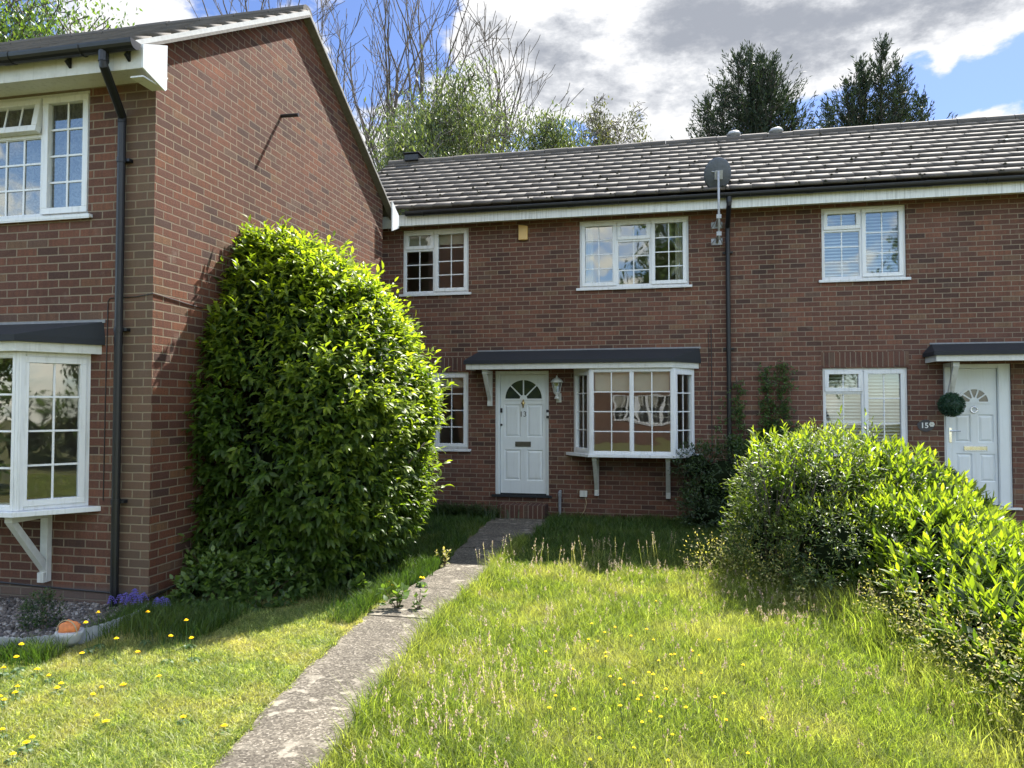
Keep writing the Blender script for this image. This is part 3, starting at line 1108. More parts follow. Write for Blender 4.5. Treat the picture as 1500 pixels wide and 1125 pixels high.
def downpipe(parent, x, ygut, wallY, ztop, zbot, neck, r=0.034):
    mb = MB()
    yw = wallY - 0.055
    mb.tube([(x, ygut, ztop + .03), (x, ygut, ztop - 0.06)], 0.042, 12)
    mb.tube([(x, ygut, ztop - 0.05), (x, ygut, ztop - 0.09), (x + neck, yw, ztop - 0.36), (x + neck, yw, ztop - 0.42)], r + .003, 12)
    mb.tube([(x + neck, yw, ztop - 0.40), (x + neck, yw, zbot)], r, 12)
    z = ztop - 0.75
    while z > zbot + 0.2:
        mb.tube([(x + neck, yw, z - 0.022), (x + neck, yw, z + 0.022)], r + 0.006, 12)
        mb.box(x + neck - 0.075, x + neck + 0.075, wallY - 0.02, wallY - 0.001, z - 0.014, z + 0.014)
        mb.box(x + neck + 0.03, x + neck + 0.075, wallY - 0.05, wallY - 0.0205, z - 0.012, z + 0.012)
        z -= 1.5
    return mb.build('downpipe', 'gutter_black', parent, smooth=False)


def text_mesh(txt, size, M, name, mat, parent, depth=0.003, font_bold=False):
    cu = bpy.data.curves.new(name, 'FONT')
    cu.body = txt
    cu.size = size
    cu.extrude = depth
    cu.align_x = 'CENTER'
    cu.align_y = 'CENTER'
    if font_bold: cu.offset = size * 0.02
    tmp = bpy.data.objects.new('tmp', cu)
    col.objects.link(tmp)
    dg = bpy.context.evaluated_depsgraph_get()
    me = bpy.data.meshes.new_from_object(tmp.evaluated_get(dg))
    bpy.data.objects.remove(tmp)
    me.transform(M @ Matrix.Rotation(R(90), 4, 'X'))
    me.materials.clear()
    me.materials.append(MATS[mat])
    o = bpy.data.objects.new(name, me)
    col.objects.link(o)
    return attach(o, parent)


def panel_door(parent, x0, x1, z0, z1, leafx, panels, fan, wallY, letter, style, fan_n=4):
    """frame, leaf with sunk moulded panels and a half-round fanlight"""
    y0 = wallY + 0.05
    fr = MB()
    lx0, lx1 = leafx
    fr.box(x0, lx0 - 0.004, y0 - 0.02, y0 + 0.08, z0, z1)
    fr.box(lx1 + 0.004, x1, y0 - 0.02, y0 + 0.08, z0, z1)
    fr.box(lx0 - 0.004, lx1 + 0.004, y0 - 0.02, y0 + 0.08, z1 - 0.06, z1)
    fr.box(x0 + 0.03, lx0 - 0.014, y0 - 0.03, y0 - 0.0205, z0 + .01, z1 - 0.03)
    fr.box(lx1 + 0.014, x1 - 0.03, y0 - 0.03, y0 - 0.0205, z0 + .01, z1 - 0.03)
    dr = fr.build('door', 'door_white', parent, bevel=0.003)
    lf = MB()
    ly = y0 + 0.012
    zt = z1 - 0.064
    zb = z0 + 0.02
    # leaf as rails and stiles round the real recesses
    wall_panel(lf, lx0, lx1, zb, zt, [tuple(p) for p in panels], ly, 0.04)
    lf.box(lx0, lx0 + .001, ly, ly + .04, zb, zt)
    lf.box(lx1 - .001, lx1, ly, ly + .04, zb, zt)
    lf.build('leaf', 'door_white', dr)
    pn = MB()
    for a, b, c, d in panels:
        m_ = 0.03
        pn.add([(a, ly + .006, c), (b, ly + .006, c), (b, ly + .006, d), (a, ly + .006, d),
                (a + m_ * .5, ly + .016, c + m_ * .5), (b - m_ * .5, ly + .016, c + m_ * .5), (b - m_ * .5, ly + .016, d - m_ * .5), (a + m_ * .5, ly + .016, d - m_ * .5),
                (a + m_ * 1.6, ly + .004, c + m_ * 1.6), (b - m_ * 1.6, ly + .004, c + m_ * 1.6), (b - m_ * 1.6, ly + .004, d - m_ * 1.6), (a + m_ * 1.6, ly + .004, d - m_ * 1.6)],
               [(0, 1, 5, 4), (1, 2, 6, 5), (2, 3, 7, 6), (3, 0, 4, 7), (4, 5, 9, 8), (5, 6, 10, 9), (6, 7, 11, 10), (7, 4, 8, 11), (8, 9, 10, 11)])
    pn.build('panels', 'door_white', dr)
    # fanlight
    cx, cz, rr = fan
    hub = rr * (0.20 if style == 13 else 0.34)
    gl = MB()
    arc = [(cx + rr * math.cos(q), cz + rr * math.sin(q)) for q in np.linspace(0, math.pi, 25)]
    gl.add([(x, ly - 0.002, z) for x, z in arc], [tuple(range(25))])
    gl.build('pane', 'fan_glass', dr)
    sp = MB()
    def ringseg(r0, r1, yA, yB):
        q = np.linspace(0, math.pi, 25)
        for i in range(24):
            p = [(cx + r * math.cos(a), cz + r * math.sin(a)) for r, a in ((r0, q[i]), (r1, q[i]), (r1, q[i + 1]), (r0, q[i + 1]))]
            sp.prism(p, yA, yB, 'xz')
    ringseg(rr - 0.002, rr + 0.030, ly - 0.012, ly - 0.0005)
    ringseg(0.001, hub, ly - 0.011, ly - 0.0025)
    sp.box(cx - rr - 0.03, cx + rr + 0.03, ly - 0.0125, ly - 0.0005, cz - 0.028, cz + 0.001)
    for k in range(1, fan_n):
        a = math.pi * k / fan_n
        c_, s_ = math.cos(a), math.sin(a)
        w2 = 0.010
        sp.prism([(cx + hub * c_ - w2 * s_, cz + hub * s_ + w2 * c_), (cx + hub * c_ + w2 * s_, cz + hub * s_ - w2 * c_),
                  (cx + rr * c_ + w2 * s_, cz + rr * s_ - w2 * c_), (cx + rr * c_ - w2 * s_, cz + rr * s_ + w2 * c_)], ly - 0.0105, ly - 0.003, 'xz')
    sp.build('fanlight_moulding', 'door_white', dr)
    a, b, c, d = letter
    lt = MB()
    lt.frame(a, b, c, d, 0.008, ly - 0.010, ly - 0.001)
    lt.box(a + 0.009, b - 0.009, ly - 0.007, ly - 0.0015, c + 0.009, d - 0.009)
    lt.build('letterbox', 'dull_bronze' if style == 13 else 'chrome', dr, bevel=0.002)
    th = MB()
    if style == 13:
        th.box(x0 - 0.05, x1 + 0.05, wallY - 0.04, wallY + 0.13, z0 - 0.035, z0 + 0.0)
        th.box(lx0, lx1, y0 + 0.0, y0 + 0.05, z0 + 0.001, z0 + 0.019)
        th.build('threshold', 'felt', dr)
    else:
        th.box(x0 - 0.05, x1 + 0.09, wallY - 0.05, wallY + 0.13, z0 - 0.03, z0)
        th.build('threshold', 'upvc', dr)
    return dr, ly


m_, t_ = new_mat('fan_glass')
finish(t_, (0.022, 0.03, 0.03), 0.06, None, spec=0.6)


def house_shell(parent, x0, x1, yf, yb, z1, holes, mat, gap=0.0):
    mb = MB()
    wall_panel(mb, x0, x1, -0.2, z1, holes, yf, 0.28)
    mb.add([(x0, yf, -.2), (x0, yb, -.2), (x0, yb, z1), (x0, yf, z1)], [(0, 1, 2, 3)])
    mb.add([(x1, yf, -.2), (x1, yb, -.2), (x1, yb, z1), (x1, yf, z1)], [(0, 1, 2, 3)])
    mb.add([(x0, yb, -.2), (x1, yb, -.2), (x1, yb, z1), (x0, yb, z1)], [(0, 1, 2, 3)])
    return mb.build('wall', mat, parent)


def interior(parent, x0, x1, yf, z_floor, z_mid, z_top):
    mb = MB()
    y0, y1 = yf + 0.29, yf + 3.2
    mb.add([(x0 + .02, y1, z_floor), (x1 - .02, y1, z_floor), (x1 - .02, y1, z_top), (x0 + .02, y1, z_top)], [(0, 1, 2, 3)])
    xm = (x0 + x1) / 2 - 0.6
    mb.box(xm - .05, xm + .05, y0, y1, z_floor, z_top)
    mb.box(x0 + .02, x1 - .02, y0, y1 - .01, z_mid - .12, z_mid + .0)
    mb.box(x0 + .02, x1 - .02, y0, y1 - .01, z_top, z_top + .05)
    o = mb.build('interior_walls', 'plaster', parent)
    f = MB()
    f.box(x0 + .03, x1 - .03, y0, y1 - .02, z_floor, z_floor + .03)
    f.box(x0 + .03, x1 - .03, y0, y1 - .02, z_mid + .002, z_mid + .03)
    f.build('floor', 'floor_dark', parent)


# ---------------------------------------------------------------- house with door 13 (middle)
H13 = thing('terraced_house', (-1.8, FY, 0), 'brick terraced house in the middle, with door number 13 beside the white bay window', 'house', 'brick terraced houses of the close')
XA, XB, XC = -6.4, 0.865, 9.2
ZT = 4.94
w1, w2, w3 = (-4.50, -3.33, 3.70, 4.80), (-1.46, 0.27, 3.70, 4.80), (2.24, 3.42, 3.70, 4.80)
g1, g3 = (-4.50, -3.33, 1.075, 2.36), (2.23, 3.41, 1.075, 2.36)
d13, d15 = (-2.87, -1.97, 0.335, 2.37), (3.89, 4.78, 0.335, 2.40)
bay13 = (-1.56, 0.34, 1.045, 2.36)
bay_hole = (-1.50, 0.28, 1.06, 2.34)
house_shell(H13, XA, XB, FY, 17.6, ZT, [w1, w2, g1, d13, bay_hole], 'brick_front')
interior(H13, XA, XB, FY, 0.30, 2.75, 4.9)
for (a, b) in ((-4.52, -3.31),):
    MB().box(a, b, FY - 0.002, FY + 0.003, 2.375, 2.60).build('lintel_course', 'brick_soldier', H13)
W1L = [(0, 0.555, 0, 0.76, 2, 3, 'fixed', 0), (0, 0.555, 0.76, 1.10, 2, 1, 'sash', 0), (0.555, 1.17, 0, 1.10, 2, 4, 'sash', 0)]
window(H13, T(w1[0], FY, w1[2]), 1.17, 1.10, W1L, curtain=('roller', 0.22))
W2L = [(0, 0.60, 0, 1.10, 2, 4, 'sash', 0), (0.60, 1.14, 0, 0.76, 2, 3, 'fixed', 0), (0.60, 1.14, 0.76, 1.10, 2, 1, 'sash', 0), (1.14, 1.73, 0, 1.10, 2, 4, 'sash', 0)]
window(H13, T(w2[0], FY, w2[2]), 1.73, 1.10, W2L, curtain=('sides', 0.12))
window(H13, T(g1[0], FY, g1[2]), 1.17, 1.285, [(0, 0.58, 0, 0.93, 2, 3, 'fixed', 0), (0, 0.58, 0.93, 1.285, 2, 1, 'sash', 0), (0.58, 1.17, 0, 1.285, 2, 4, 'sash', 0)], curtain=('roller', 0.2))
MB().box(w1[0], w1[1], FY + 0.02, FY + 0.10, 4.802, 4.88).build('head_board', 'upvc_warm', H13)
MB().box(w2[0], w2[1], FY + 0.02, FY + 0.10, 4.802, 4.88).build('head_board', 'upvc_warm', H13)
bay(H13, *bay13, FY, 0.45, 0.32, 'roller')


def dx13(p): return -2.86 + (p - 726) * 0.01141
def dz13(p): return 0.345 + (724 - p) * 0.01123


pan13 = [(dx13(738), dx13(761.5), dz13(641), dz13(593)), (dx13(771.5), dx13(794.5), dz13(641), dz13(593)),
         (dx13(738), dx13(762), dz13(704.5), dz13(659.5)), (dx13(771), dx13(794.5), dz13(704.5), dz13(659.5))]
door13, ly13 = panel_door(H13, d13[0], d13[1], d13[2], d13[3], (dx13(732), dx13(799.5)), pan13, (dx13(766.2), dz13(584.5), 0.31), FY,
                          (dx13(754), dx13(777), dz13(655), dz13(647.5)), 13)
kn = MB()
kn.tube([(dx13(766), ly13 - 0.012, 1.90), (dx13(766), ly13 - 0.028, 1.84), (dx13(766), ly13 - 0.022, 1.76)], [0.008, 0.022, 0.007], 8)
kn.box(dx13(766) - 0.035, dx13(766) + 0.035, ly13 - 0.018, ly13 - 0.006, 1.832, 1.848)
kn.tube([(dx13(766), ly13 - 0.001, 1.87), (dx13(766), ly13 - 0.016, 1.87)], 0.014, 8)
kn.build('knocker', 'brass', door13, smooth=True)
text_mesh('13', 0.125, Matrix.Translation((dx13(765.5), ly13 - 0.004, dz13(607.5))), 'door_number', 'ink', door13)
lk = MB()
lk.tube([(dx13(733.5), ly13 - .001, dz13(623)), (dx13(733.5), ly13 - .018, dz13(623))], 0.018, 12)
lk.build('keyhole', 'dark_plastic', door13)
lk = MB()
lk.box(dx13(731), dx13(735), ly13 - 0.02, ly13 - .001, dz13(605), dz13(598.5))
lk.build('lock', 'dark_plastic', door13)
CAN13 = [(-3.20, FY), (-3.20, FY - 0.47), (-0.02, FY - 0.47), (0.38, FY)]
c13 = canopy(H13, CAN13, 2.70, 2.375, FY, out=0.0 + 0.03)
bracket(c13, -2.95, FY - 0.42, 2.37, 1.79, FY, 0.075)
bayobj = [o for o in H13.children if o.name.startswith('bay_window')][0]
bracket(bayobj, -1.19, FY - 0.40, 0.998, 0.36, FY, 0.07)
bracket(bayobj, -0.07, FY - 0.40, 0.998, 0.34, FY, 0.07)
# brick step on edge
st = MB()
st.box(-2.74, -1.98, FY - 0.32, FY - 0.002, -0.05, 0.205)
st.build('doorstep', 'brick_soldier', H13)
# eaves of both far houses
YF = FY - 0.32
for (house, a, b) in ((H13, -4.33, XB), (None, XB, XC)):
    pass


def eaves(house, a, b):
    MB().box(a, b, YF, YF + 0.02, 4.80, 4.985).build('fascia', 'fascia_board', house)
    MB().box(a, b, YF + 0.021, FY + 0.002, 4.86, 4.875).build('soffit', 'upvc_warm', house)


eaves(H13, XA + 0.6, XB - 0.001)
roof_e, roof_r = (FY - 0.45, 5.045), (14.62, 6.90)
r13 = tiled_roof(H13, XA + 0.6, XB, *roof_e, *roof_r, mosses=170)
rb = MB()
rb.add([(XA + .6, 17.7, 5.05), (XB, 17.7, 5.05), (XB, roof_r[0], 6.9), (XA + .6, roof_r[0], 6.9)], [(0, 1, 2, 3)])
rb.build('rear_slope', 'roof_tile', H13)


def ridge(house, roof, a, b, y, z):
    mb = MB()
    n = int((b - a) / 0.45)
    for i in range(n):
        x0 = a + (b - a) * i / n
        x1 = a + (b - a) * (i + 1) / n - 0.008
        jj = random.uniform(-0.006, 0.006)
        q = np.linspace(math.radians(200), math.radians(-20), 9)
        mb.prism([(y + 0.12 * math.cos(a_), z - 0.015 + jj + 0.085 * math.sin(a_)) for a_ in q], x0, x1, 'yz')
    return mb.build('ridge_tiles', 'roof_tile', roof)


ridge(H13, r13, XA + .6, XB, roof_r[0], roof_r[1] + 0.0)
gutter(H13, -4.30, XB, FY - 0.395, 4.995, end_left=True)
downpipe(H13, 0.86, FY - 0.395, FY, 4.93, 0.05, 0.0)
vb = MB()
vb.box(-5.42, -5.12, 14.45, 14.85, 6.9, 7.04)
vb.box(-5.45, -5.09, 14.42, 14.88, 7.041, 7.07)
vb.build('roof_vent', 'gutter_black', H13, bevel=0.02)
cb = MB()
cb.tube([(0.60, FY - .008, 3.05), (0.605, FY - .008, 2.2), (0.60, FY - .008, 1.2), (0.62, FY - .008, 0.3)], 0.006, 5)
cb.tube([(0.56, FY - .008, 2.95), (0.565, FY - .008, 2.6), (0.56, FY - .008, 1.9)], 0.004, 5)
cb.build('cable', 'dark_plastic', H13)
ov = MB()
ox = onY(821, 730, FY)[0]
ov.tube([(ox, FY + .0, 0.41), (ox, FY - .06, 0.41), (ox, FY - .075, 0.38), (ox, FY - .075, 0.0)], 0.024, 10)
ov.tube([(ox, FY - .075, 0.33), (ox, FY - .075, 0.40)], 0.032, 10)
ov.build('waste_pipe', 'lead', H13)
ob = MB()
bx = onY(855, 722, FY)
ob.box(bx[0] - .06, bx[0] + .06, FY - .05, FY - .001, 0.33, 0.43)
ob.build('outlet_box', 'upvc_warm', H13, bevel=0.006)
oc = MB()
oc.tube([(bx[0] + .03, FY - .03, 0.33), (bx[0] + .05, FY - .05, 0.24), (bx[0] + .02, FY - .05, 0.12), (bx[0] - .06, FY - .04, 0.0)], 0.006, 5)
oc.build('cable', 'straw', H13)

# ---------------------------------------------------------------- house with door 15 (right)
H15 = thing('terraced_house', (4.0, FY, 0), 'brick terraced house on the right, with white door 15 and louvred blinds in its windows', 'house', 'brick terraced houses of the close')
house_shell(H15, XB, XC, FY, 17.6, ZT, [w3, g3, d15], 'brick_front')
interior(H15, XB, XC, FY, 0.30, 2.75, 4.9)
MB().box(2.21, 3.43, FY - 0.002, FY + 0.003, 2.375, 2.60).build('lintel_course', 'brick_soldier', H15)
window(H15, T(w3[0], FY, w3[2]), 1.18, 1.10, [(0, 0.565, 0, 0.76, 2, 3, 'fixed', 0), (0, 0.565, 0.76, 1.10, 2, 1, 'sash', 0), (0.565, 1.18, 0, 1.10, 2, 3, 'sash', 0)], curtain=('venetian', 1))
window(H15, T(g3[0], FY, g3[2]), 1.18, 1.285, [(0, 0.575, 0, 0.92, 2, 2, 'fixed', 0), (0, 0.575, 0.92, 1.285, 2, 1, 'sash', 0), (0.575, 1.18, 0, 1.285, 2, 3, 'sash', 0)], curtain=('venetian', 1))
MB().box(w3[0], w3[1], FY + 0.02, FY + 0.10, 4.802, 4.88).build('head_board', 'upvc_warm', H15)


def dx15(p): return 3.89 + (p - 1382) * 0.00898
def dz15(p): return 0.35 + (742 - p) * 0.00981


pan15 = [(dx15(1400), dx15(1423.5), dz15(649.5), dz15(608)), (dx15(1434), dx15(1457), dz15(649.5), dz15(608)),
         (dx15(1401), dx15(1425), dz15(708), dz15(666)), (dx15(1436), dx15(1458.5), dz15(708), dz15(666))]
door15, ly15 = panel_door(H15, d15[0], d15[1], d15[2], d15[3], (dx15(1394), dx15(1462)), pan15, (dx15(1429), dz15(589), 0.185), FY,
                          (dx15(1412.5), dx15(1447), dz15(662), dz15(654.5)), 15, 5)
k15 = MB()
cx_, cz_ = dx15(1428), dz15(601)
k15.tube([(cx_ + 0.042 * math.cos(q), ly15 - 0.02, cz_ + 0.042 * math.sin(q)) for q in np.linspace(0, 2 * math.pi, 20)], 0.009, 6)
k15.tube([(cx_, ly15 - 0.001, cz_ + .045), (cx_, ly15 - 0.025, cz_ + .045)], 0.016, 8)
k15.build('knocker', 'chrome', door15, smooth=True)
hd = MB()
hx, hz = dx15(1391.5), dz15(632.5)
hd.box(hx - 0.018, hx + 0.018, ly15 - 0.05, ly15 - 0.032, hz - 0.17, hz + 0.05)
hd.tube([(hx, ly15 - 0.04, hz), (hx, ly15 - 0.075, hz), (hx + 0.13, ly15 - 0.075, hz - 0.004)], [0.013, 0.012, 0.008], 8)
hd.build('handle', 'chrome', door15, bevel=0.003)
CAN15 = [(3.68, FY), (3.68, FY - 0.45), (6.9, FY - 0.45), (7.3, FY)]
c15 = canopy(H15, CAN15, 2.70, 2.42, FY, out=0.03)
bracket(c15, 3.93, FY - 0.40, 2.41, 1.66, FY, 0.085)
eaves(H15, XB + 0.001, XC)
r15 = tiled_roof(H15, XB, XC, *roof_e, *roof_r, mosses=230)
ridge(H15, r15, XB, XC, roof_r[0], roof_r[1])
rb = MB()
rb.add([(XB, 17.7, 5.05), (XC, 17.7, 5.05), (XC, roof_r[0], 6.9), (XB, roof_r[0], 6.9)], [(0, 1, 2, 3)])
rb.build('rear_slope', 'roof_tile', H15)
gutter(H15, XB, XC, FY - 0.395, 4.995, end_right=True)
for px in (1075, 1137):
    p = onY(px, 200, 14.62)
    vv = MB()
    vv.lathe([(0.085, -0.1), (0.085, 0.04), (0.125, 0.05), (0.13, 0.075), (0.10, 0.11), (0.03, 0.13)], (p[0], 14.62, 6.93), 14)
    vv.build('roof_vent', 'galvanised', H15, smooth=True)

# ---------------------------------------------------------------- near house, gable wall towards us
HL = thing('terraced_house', (-7.0, LY, 0), 'brick house nearest on the left, its tall gable wall beside the big bush', 'house', 'brick terraced houses of the close')
LXW = -11.5
LB = 10.89
lw = (-6.31, -5.12, 3.50, 4.652)
lbay = (-6.96, -5.06, 0.90, 2.235)
mb = MB()
wall_panel(mb, LXW, GX, -0.2, 4.66, [lw, (-6.90, -5.12, 0.92, 2.2)], LY, 0.28)
mb.build('wall', 'brick_near', HL)
mb = MB()
gz = [(LY, -0.2), (LB, -0.2), (LB, 4.985), (8.27, 6.61), (LY, 4.995)]
mb.add([(GX, y, z) for y, z in gz], [(0, 1, 2, 3, 4)])
mb.add([(LXW, y, z) for y, z in gz], [(0, 1, 2, 3, 4)])
mb.add([(LXW, LB, -.2), (GX, LB, -.2), (GX, LB, 4.8), (LXW, LB, 4.8)], [(0, 1, 2, 3)])
mb.build('gable_wall', 'brick_gable', HL)
interior(HL, LXW, GX - 0.02, LY, 0.05, 2.5, 4.6)
window(HL, T(lw[0], LY, lw[2]), 1.19, 1.15, [(0, 0.66, 0, 0.78, 3, 3, 'fixed', 0), (0, 0.66, 0.78, 1.15, 3, 1, 'sash', 11), (0.66, 1.19, 0, 1.15, 2, 4, 'sash', 0)], curtain=('net', 1), mat='upvc')
lb = bay(HL, *lbay, LY, 0.45, 0.32, None)
CANL = [(-10.0, LY), (-10.0, LY - 0.47), (-5.35, LY - 0.47), (-5.0, LY)]
cl = canopy(HL, CANL, 2.53, 2.24, LY, out=0.05, fascia_h=0.08)
bracket(lb, -5.47, LY - 0.42, 0.852, 0.22, LY, 0.075)
# eaves, boxed ends
MB().box(LXW, -4.31, 5.30, 5.32, 4.60, 4.80).build('fascia', 'painted_wood', HL)
MB().box(LXW, -4.32, 5.321, LY - .001, 4.655, 4.668).build('soffit', 'upvc_warm', HL)
be = MB()
be.prism([(5.3, 4.602), (5.58, 4.52), (5.60, 4.54), (5.60, 4.93), (5.3, 4.80)], -4.312, -4.292, 'yz')
be.box(-4.4385, -4.313, 5.33, 5.60, 4.54, 4.552)
be.build('eaves_box', 'upvc', HL)
be = MB()
be.prism([(10.93, 4.55), (11.22, 4.66), (11.22, 4.86), (10.93, 5.02)], -4.312, -4.292, 'yz')
be.build('eaves_box', 'upvc', HL)
MB().box(LXW, -4.31, 11.20, 11.22, 4.66, 4.86).build('fascia', 'painted_wood', HL)
rl = tiled_roof(HL, LXW, -4.36, 5.235, 4.80, 8.27, 6.665)
rl2 = tiled_roof(HL, LXW, -4.36, 11.30, 4.80, 8.27, 6.665, name='rear_slope')
ridge(HL, rl, LXW, -4.36, 8.27, 6.665)
# verges: undercloak strip and mortar with the tile ends stepping along it
for (ya, za, yb, zb) in ((5.25, 4.79, 8.27, 6.66), (11.29, 4.79, 8.27, 6.66)):
    vg = MB()
    vg.prism([(ya, za - 0.055), (yb, zb - 0.075), (yb, zb - 0.045), (ya, za - 0.025)], -4.438, -4.335, 'yz')
    vg.build('verge_board', 'stone_grey', HL)
    vm = MB()
    vm.prism([(ya, za - 0.024), (yb, zb - 0.044), (yb, zb + 0.012), (ya, za + 0.02)], -4.40, -4.352, 'yz')
    vm.build('verge_mortar', 'verge_mortar', HL) if 'verge_mortar' in MATS else vm.build('verge_mortar', 'white_edging', HL)
gutter(HL, LXW, -4.30, 5.215, 4.775, r=0.062, end_right=True)
dp = downpipe(HL, -4.60, 5.215, LY, 4.70, 0.02, -0.135)
# black fascia brackets of the gutter
gb = MB()
for x in (-4.42, -5.0, -5.9):
    gb.prism([(5.295, 4.66), (5.295, 4.76), (5.24, 4.70)], x - .012, x + .012, 'yz')
gb.build('gutter_bracket', 'gutter_black', HL)
rod = MB()
rp = onY(412, 170, 7.785)
rod.tube([(GX - 0.02, 7.785, rp[2]), (GX + 0.22, 7.785, rp[2] - 0.004)], 0.021, 10)
rod.build('overflow_pipe', 'dark_plastic', HL)
lc = MB()
zc = onY(163, 437, LY)[2]
lc.tube([(-4.905, LY - .006, 0.95), (-4.90, LY - .006, 1.9), (-4.89, LY - .006, zc - .03), (-4.87, LY - .006, zc), (-4.6, LY - .008, zc + .004), (GX + .006, LY - .006, zc + .03),
         (GX + .006, LY + .5, zc - .0), (GX + .006, LY + 1.2, zc - .03)], 0.0045, 5)
lc.tube([(-8.0, LY - .012, 0.24), (-6.4, LY - .012, 0.20), (-5.4, LY - .012, 0.165), (-4.75, LY - .014, 0.15), (GX + .01, LY - .012, 0.125), (GX + .012, 6.6, 0.19)], 0.008, 5)
lc.build('cable', 'dark_plastic', HL)

# ---------------------------------------------------------------- things fixed to the houses
AB = thing('alarm_box', (onY(767, 341, FY)[0], FY, 4.50), 'yellowed cream burglar alarm box high on the brick wall', 'alarm box')
ab = MB()
axx = AB.location.x
ab.prism([(axx - .075, 4.53), (axx + .075, 4.53), (axx + .075, 4.76), (axx - .075, 4.78)], FY - 0.07, FY - 0.002, 'xz')
ab.build('case', 'alarm_cream', AB, bevel=0.008)
MB().box(axx - .065, axx + .065, FY - .073, FY - .0705, 4.60, 4.72).build('cover', 'alarm_cream', AB, bevel=0.001)

DX, DY_ = 0.70, FY - 0.56
SD = thing('satellite_dish', (DX, DY_, 4.28), 'round grey satellite dish on a tall mast in front of the gutter', 'satellite dish')
ms = MB()
ms.tube([(DX, DY_, 4.27), (DX, DY_, 5.30)], 0.017, 10)
ms.build('mast', 'galvanised', SD, smooth=True)
for z in (4.36, 4.62):
    bk = MB()
    bk.box(DX - .085, DX + .085, FY - .012, FY - .001, z - .05, z + .05)
    bk.box(DX - .02, DX + .02, DY_ + .018, FY - .0125, z - .016, z + .016)
    bk.tube([(DX - .085, FY - .013, z - .04), (DX, DY_ + .02, z)], 0.007, 5)
    bk.tube([(DX + .085, FY - .013, z - .04), (DX, DY_ + .02, z)], 0.007, 5)
    bk.box(DX - .035, DX + .035, DY_ - .02, DY_ + .02, z - .03, z + .03)
    bk.build('wall_bracket', 'galvanised', SD)
dmx = Matrix.Translation((DX + 0.0, DY_ + 0.05, 5.27)) @ Matrix.Rotation(R(24), 4, 'X') @ Matrix.Rotation(R(12), 4, 'Z')
dm = MB(dmx)
rings = 8
vs, fs = [], []
for i in range(rings + 1):
    rr_ = i / rings
    for s in range(28):
        q = 2 * math.pi * s / 28
        vs.append((0.205 * rr_ * math.cos(q), 0.05 * (1 - rr_ ** 2) * -1 + 0.05, 0.245 * rr_ * math.sin(q)))
for i in range(rings):
    for s in range(28):
        s2 = (s + 1) % 28
        fs.append((i * 28 + s, i * 28 + s2, (i + 1) * 28 + s2, (i + 1) * 28 + s))
dm.add(vs, fs)
dd = dm.build('dish', 'metal_grey', SD, smooth=True)
so_ = dd.modifiers.new('thick', 'SOLIDIFY'); so_.thickness = 0.006
ar = MB(dmx)
ar.box(-0.06, 0.06, -0.03, -0.002, -0.07, 0.06)
ar.tube([(0, -0.02, 0.03), (-0.10, 0.0, 0.05)], 0.010, 6)
ar.build('rear_mount', 'galvanised', SD)
ln = MB(dmx)
ln.tube([(0, 0.0, -0.24), (0, 0.18, -0.22), (0, 0.33, -0.06)], 0.011, 6)
ln.tube([(0, 0.30, -0.07), (0, 0.37, -0.03)], 0.03, 10)
ln.build('feed_arm', 'dark_plastic', SD)

WLx = onY(817, 570, FY)[0]
WL = thing('wall_lantern', (WLx, FY, 1.90), 'white metal carriage lantern on the wall right of door 13', 'lantern')
MB().lathe([(0.03, 0), (0.045, 0.012), (0.03, 0.04), (0.018, 0.06), (0.05, 0.10), (0.055, 0.115)], (WLx, FY - .10, 1.90), 10).build('base', 'painted_wood', WL, smooth=True)
wc = MB()
for s in range(6):
    q = math.pi / 3 * s
    wc.tube([(WLx + .05 * math.cos(q), FY - .10 + .05 * math.sin(q), 2.015), (WLx + .08 * math.cos(q), FY - .10 + .08 * math.sin(q), 2.17)], 0.005, 5)
wc.build('cage', 'painted_wood', WL)
MB().lathe([(0.105, 0), (0.10, 0.015), (0.07, 0.05), (0.03, 0.075), (0.012, 0.085), (0.016, 0.10), (0.004, 0.115)], (WLx, FY - .10, 2.17), 12).build('cap', 'painted_wood', WL, smooth=True)
MB().lathe([(0.046, 0), (0.074, 0.148)], (WLx, FY - .10, 2.019), 6).build('glass', 'window_glass', WL)
wa = MB()
wa.tube([(WLx, FY - .10, 1.93), (WLx + .02, FY - .03, 1.89), (WLx + .02, FY, 1.90)], 0.012, 6)
wa.box(WLx - .02, WLx + .06, FY - .015, FY - .001, 1.85, 2.0)
wa.build('arm', 'painted_wood', WL)

bp = onY(802, 609, FY)
DB = thing('doorbell', (bp[0], FY, bp[2]), 'small black and white doorbell on the right door frame of number 13', 'doorbell')
MB().box(bp[0] - .022, bp[0] + .022, FY + .002, FY + .019, 1.59, 1.73).build('case', 'dark_plastic', DB, bevel=.003)
MB().box(bp[0] - .019, bp[0] + .019, FY - .002, FY + .0015, 1.632, 1.685).build('button', 'upvc', DB, bevel=.002)

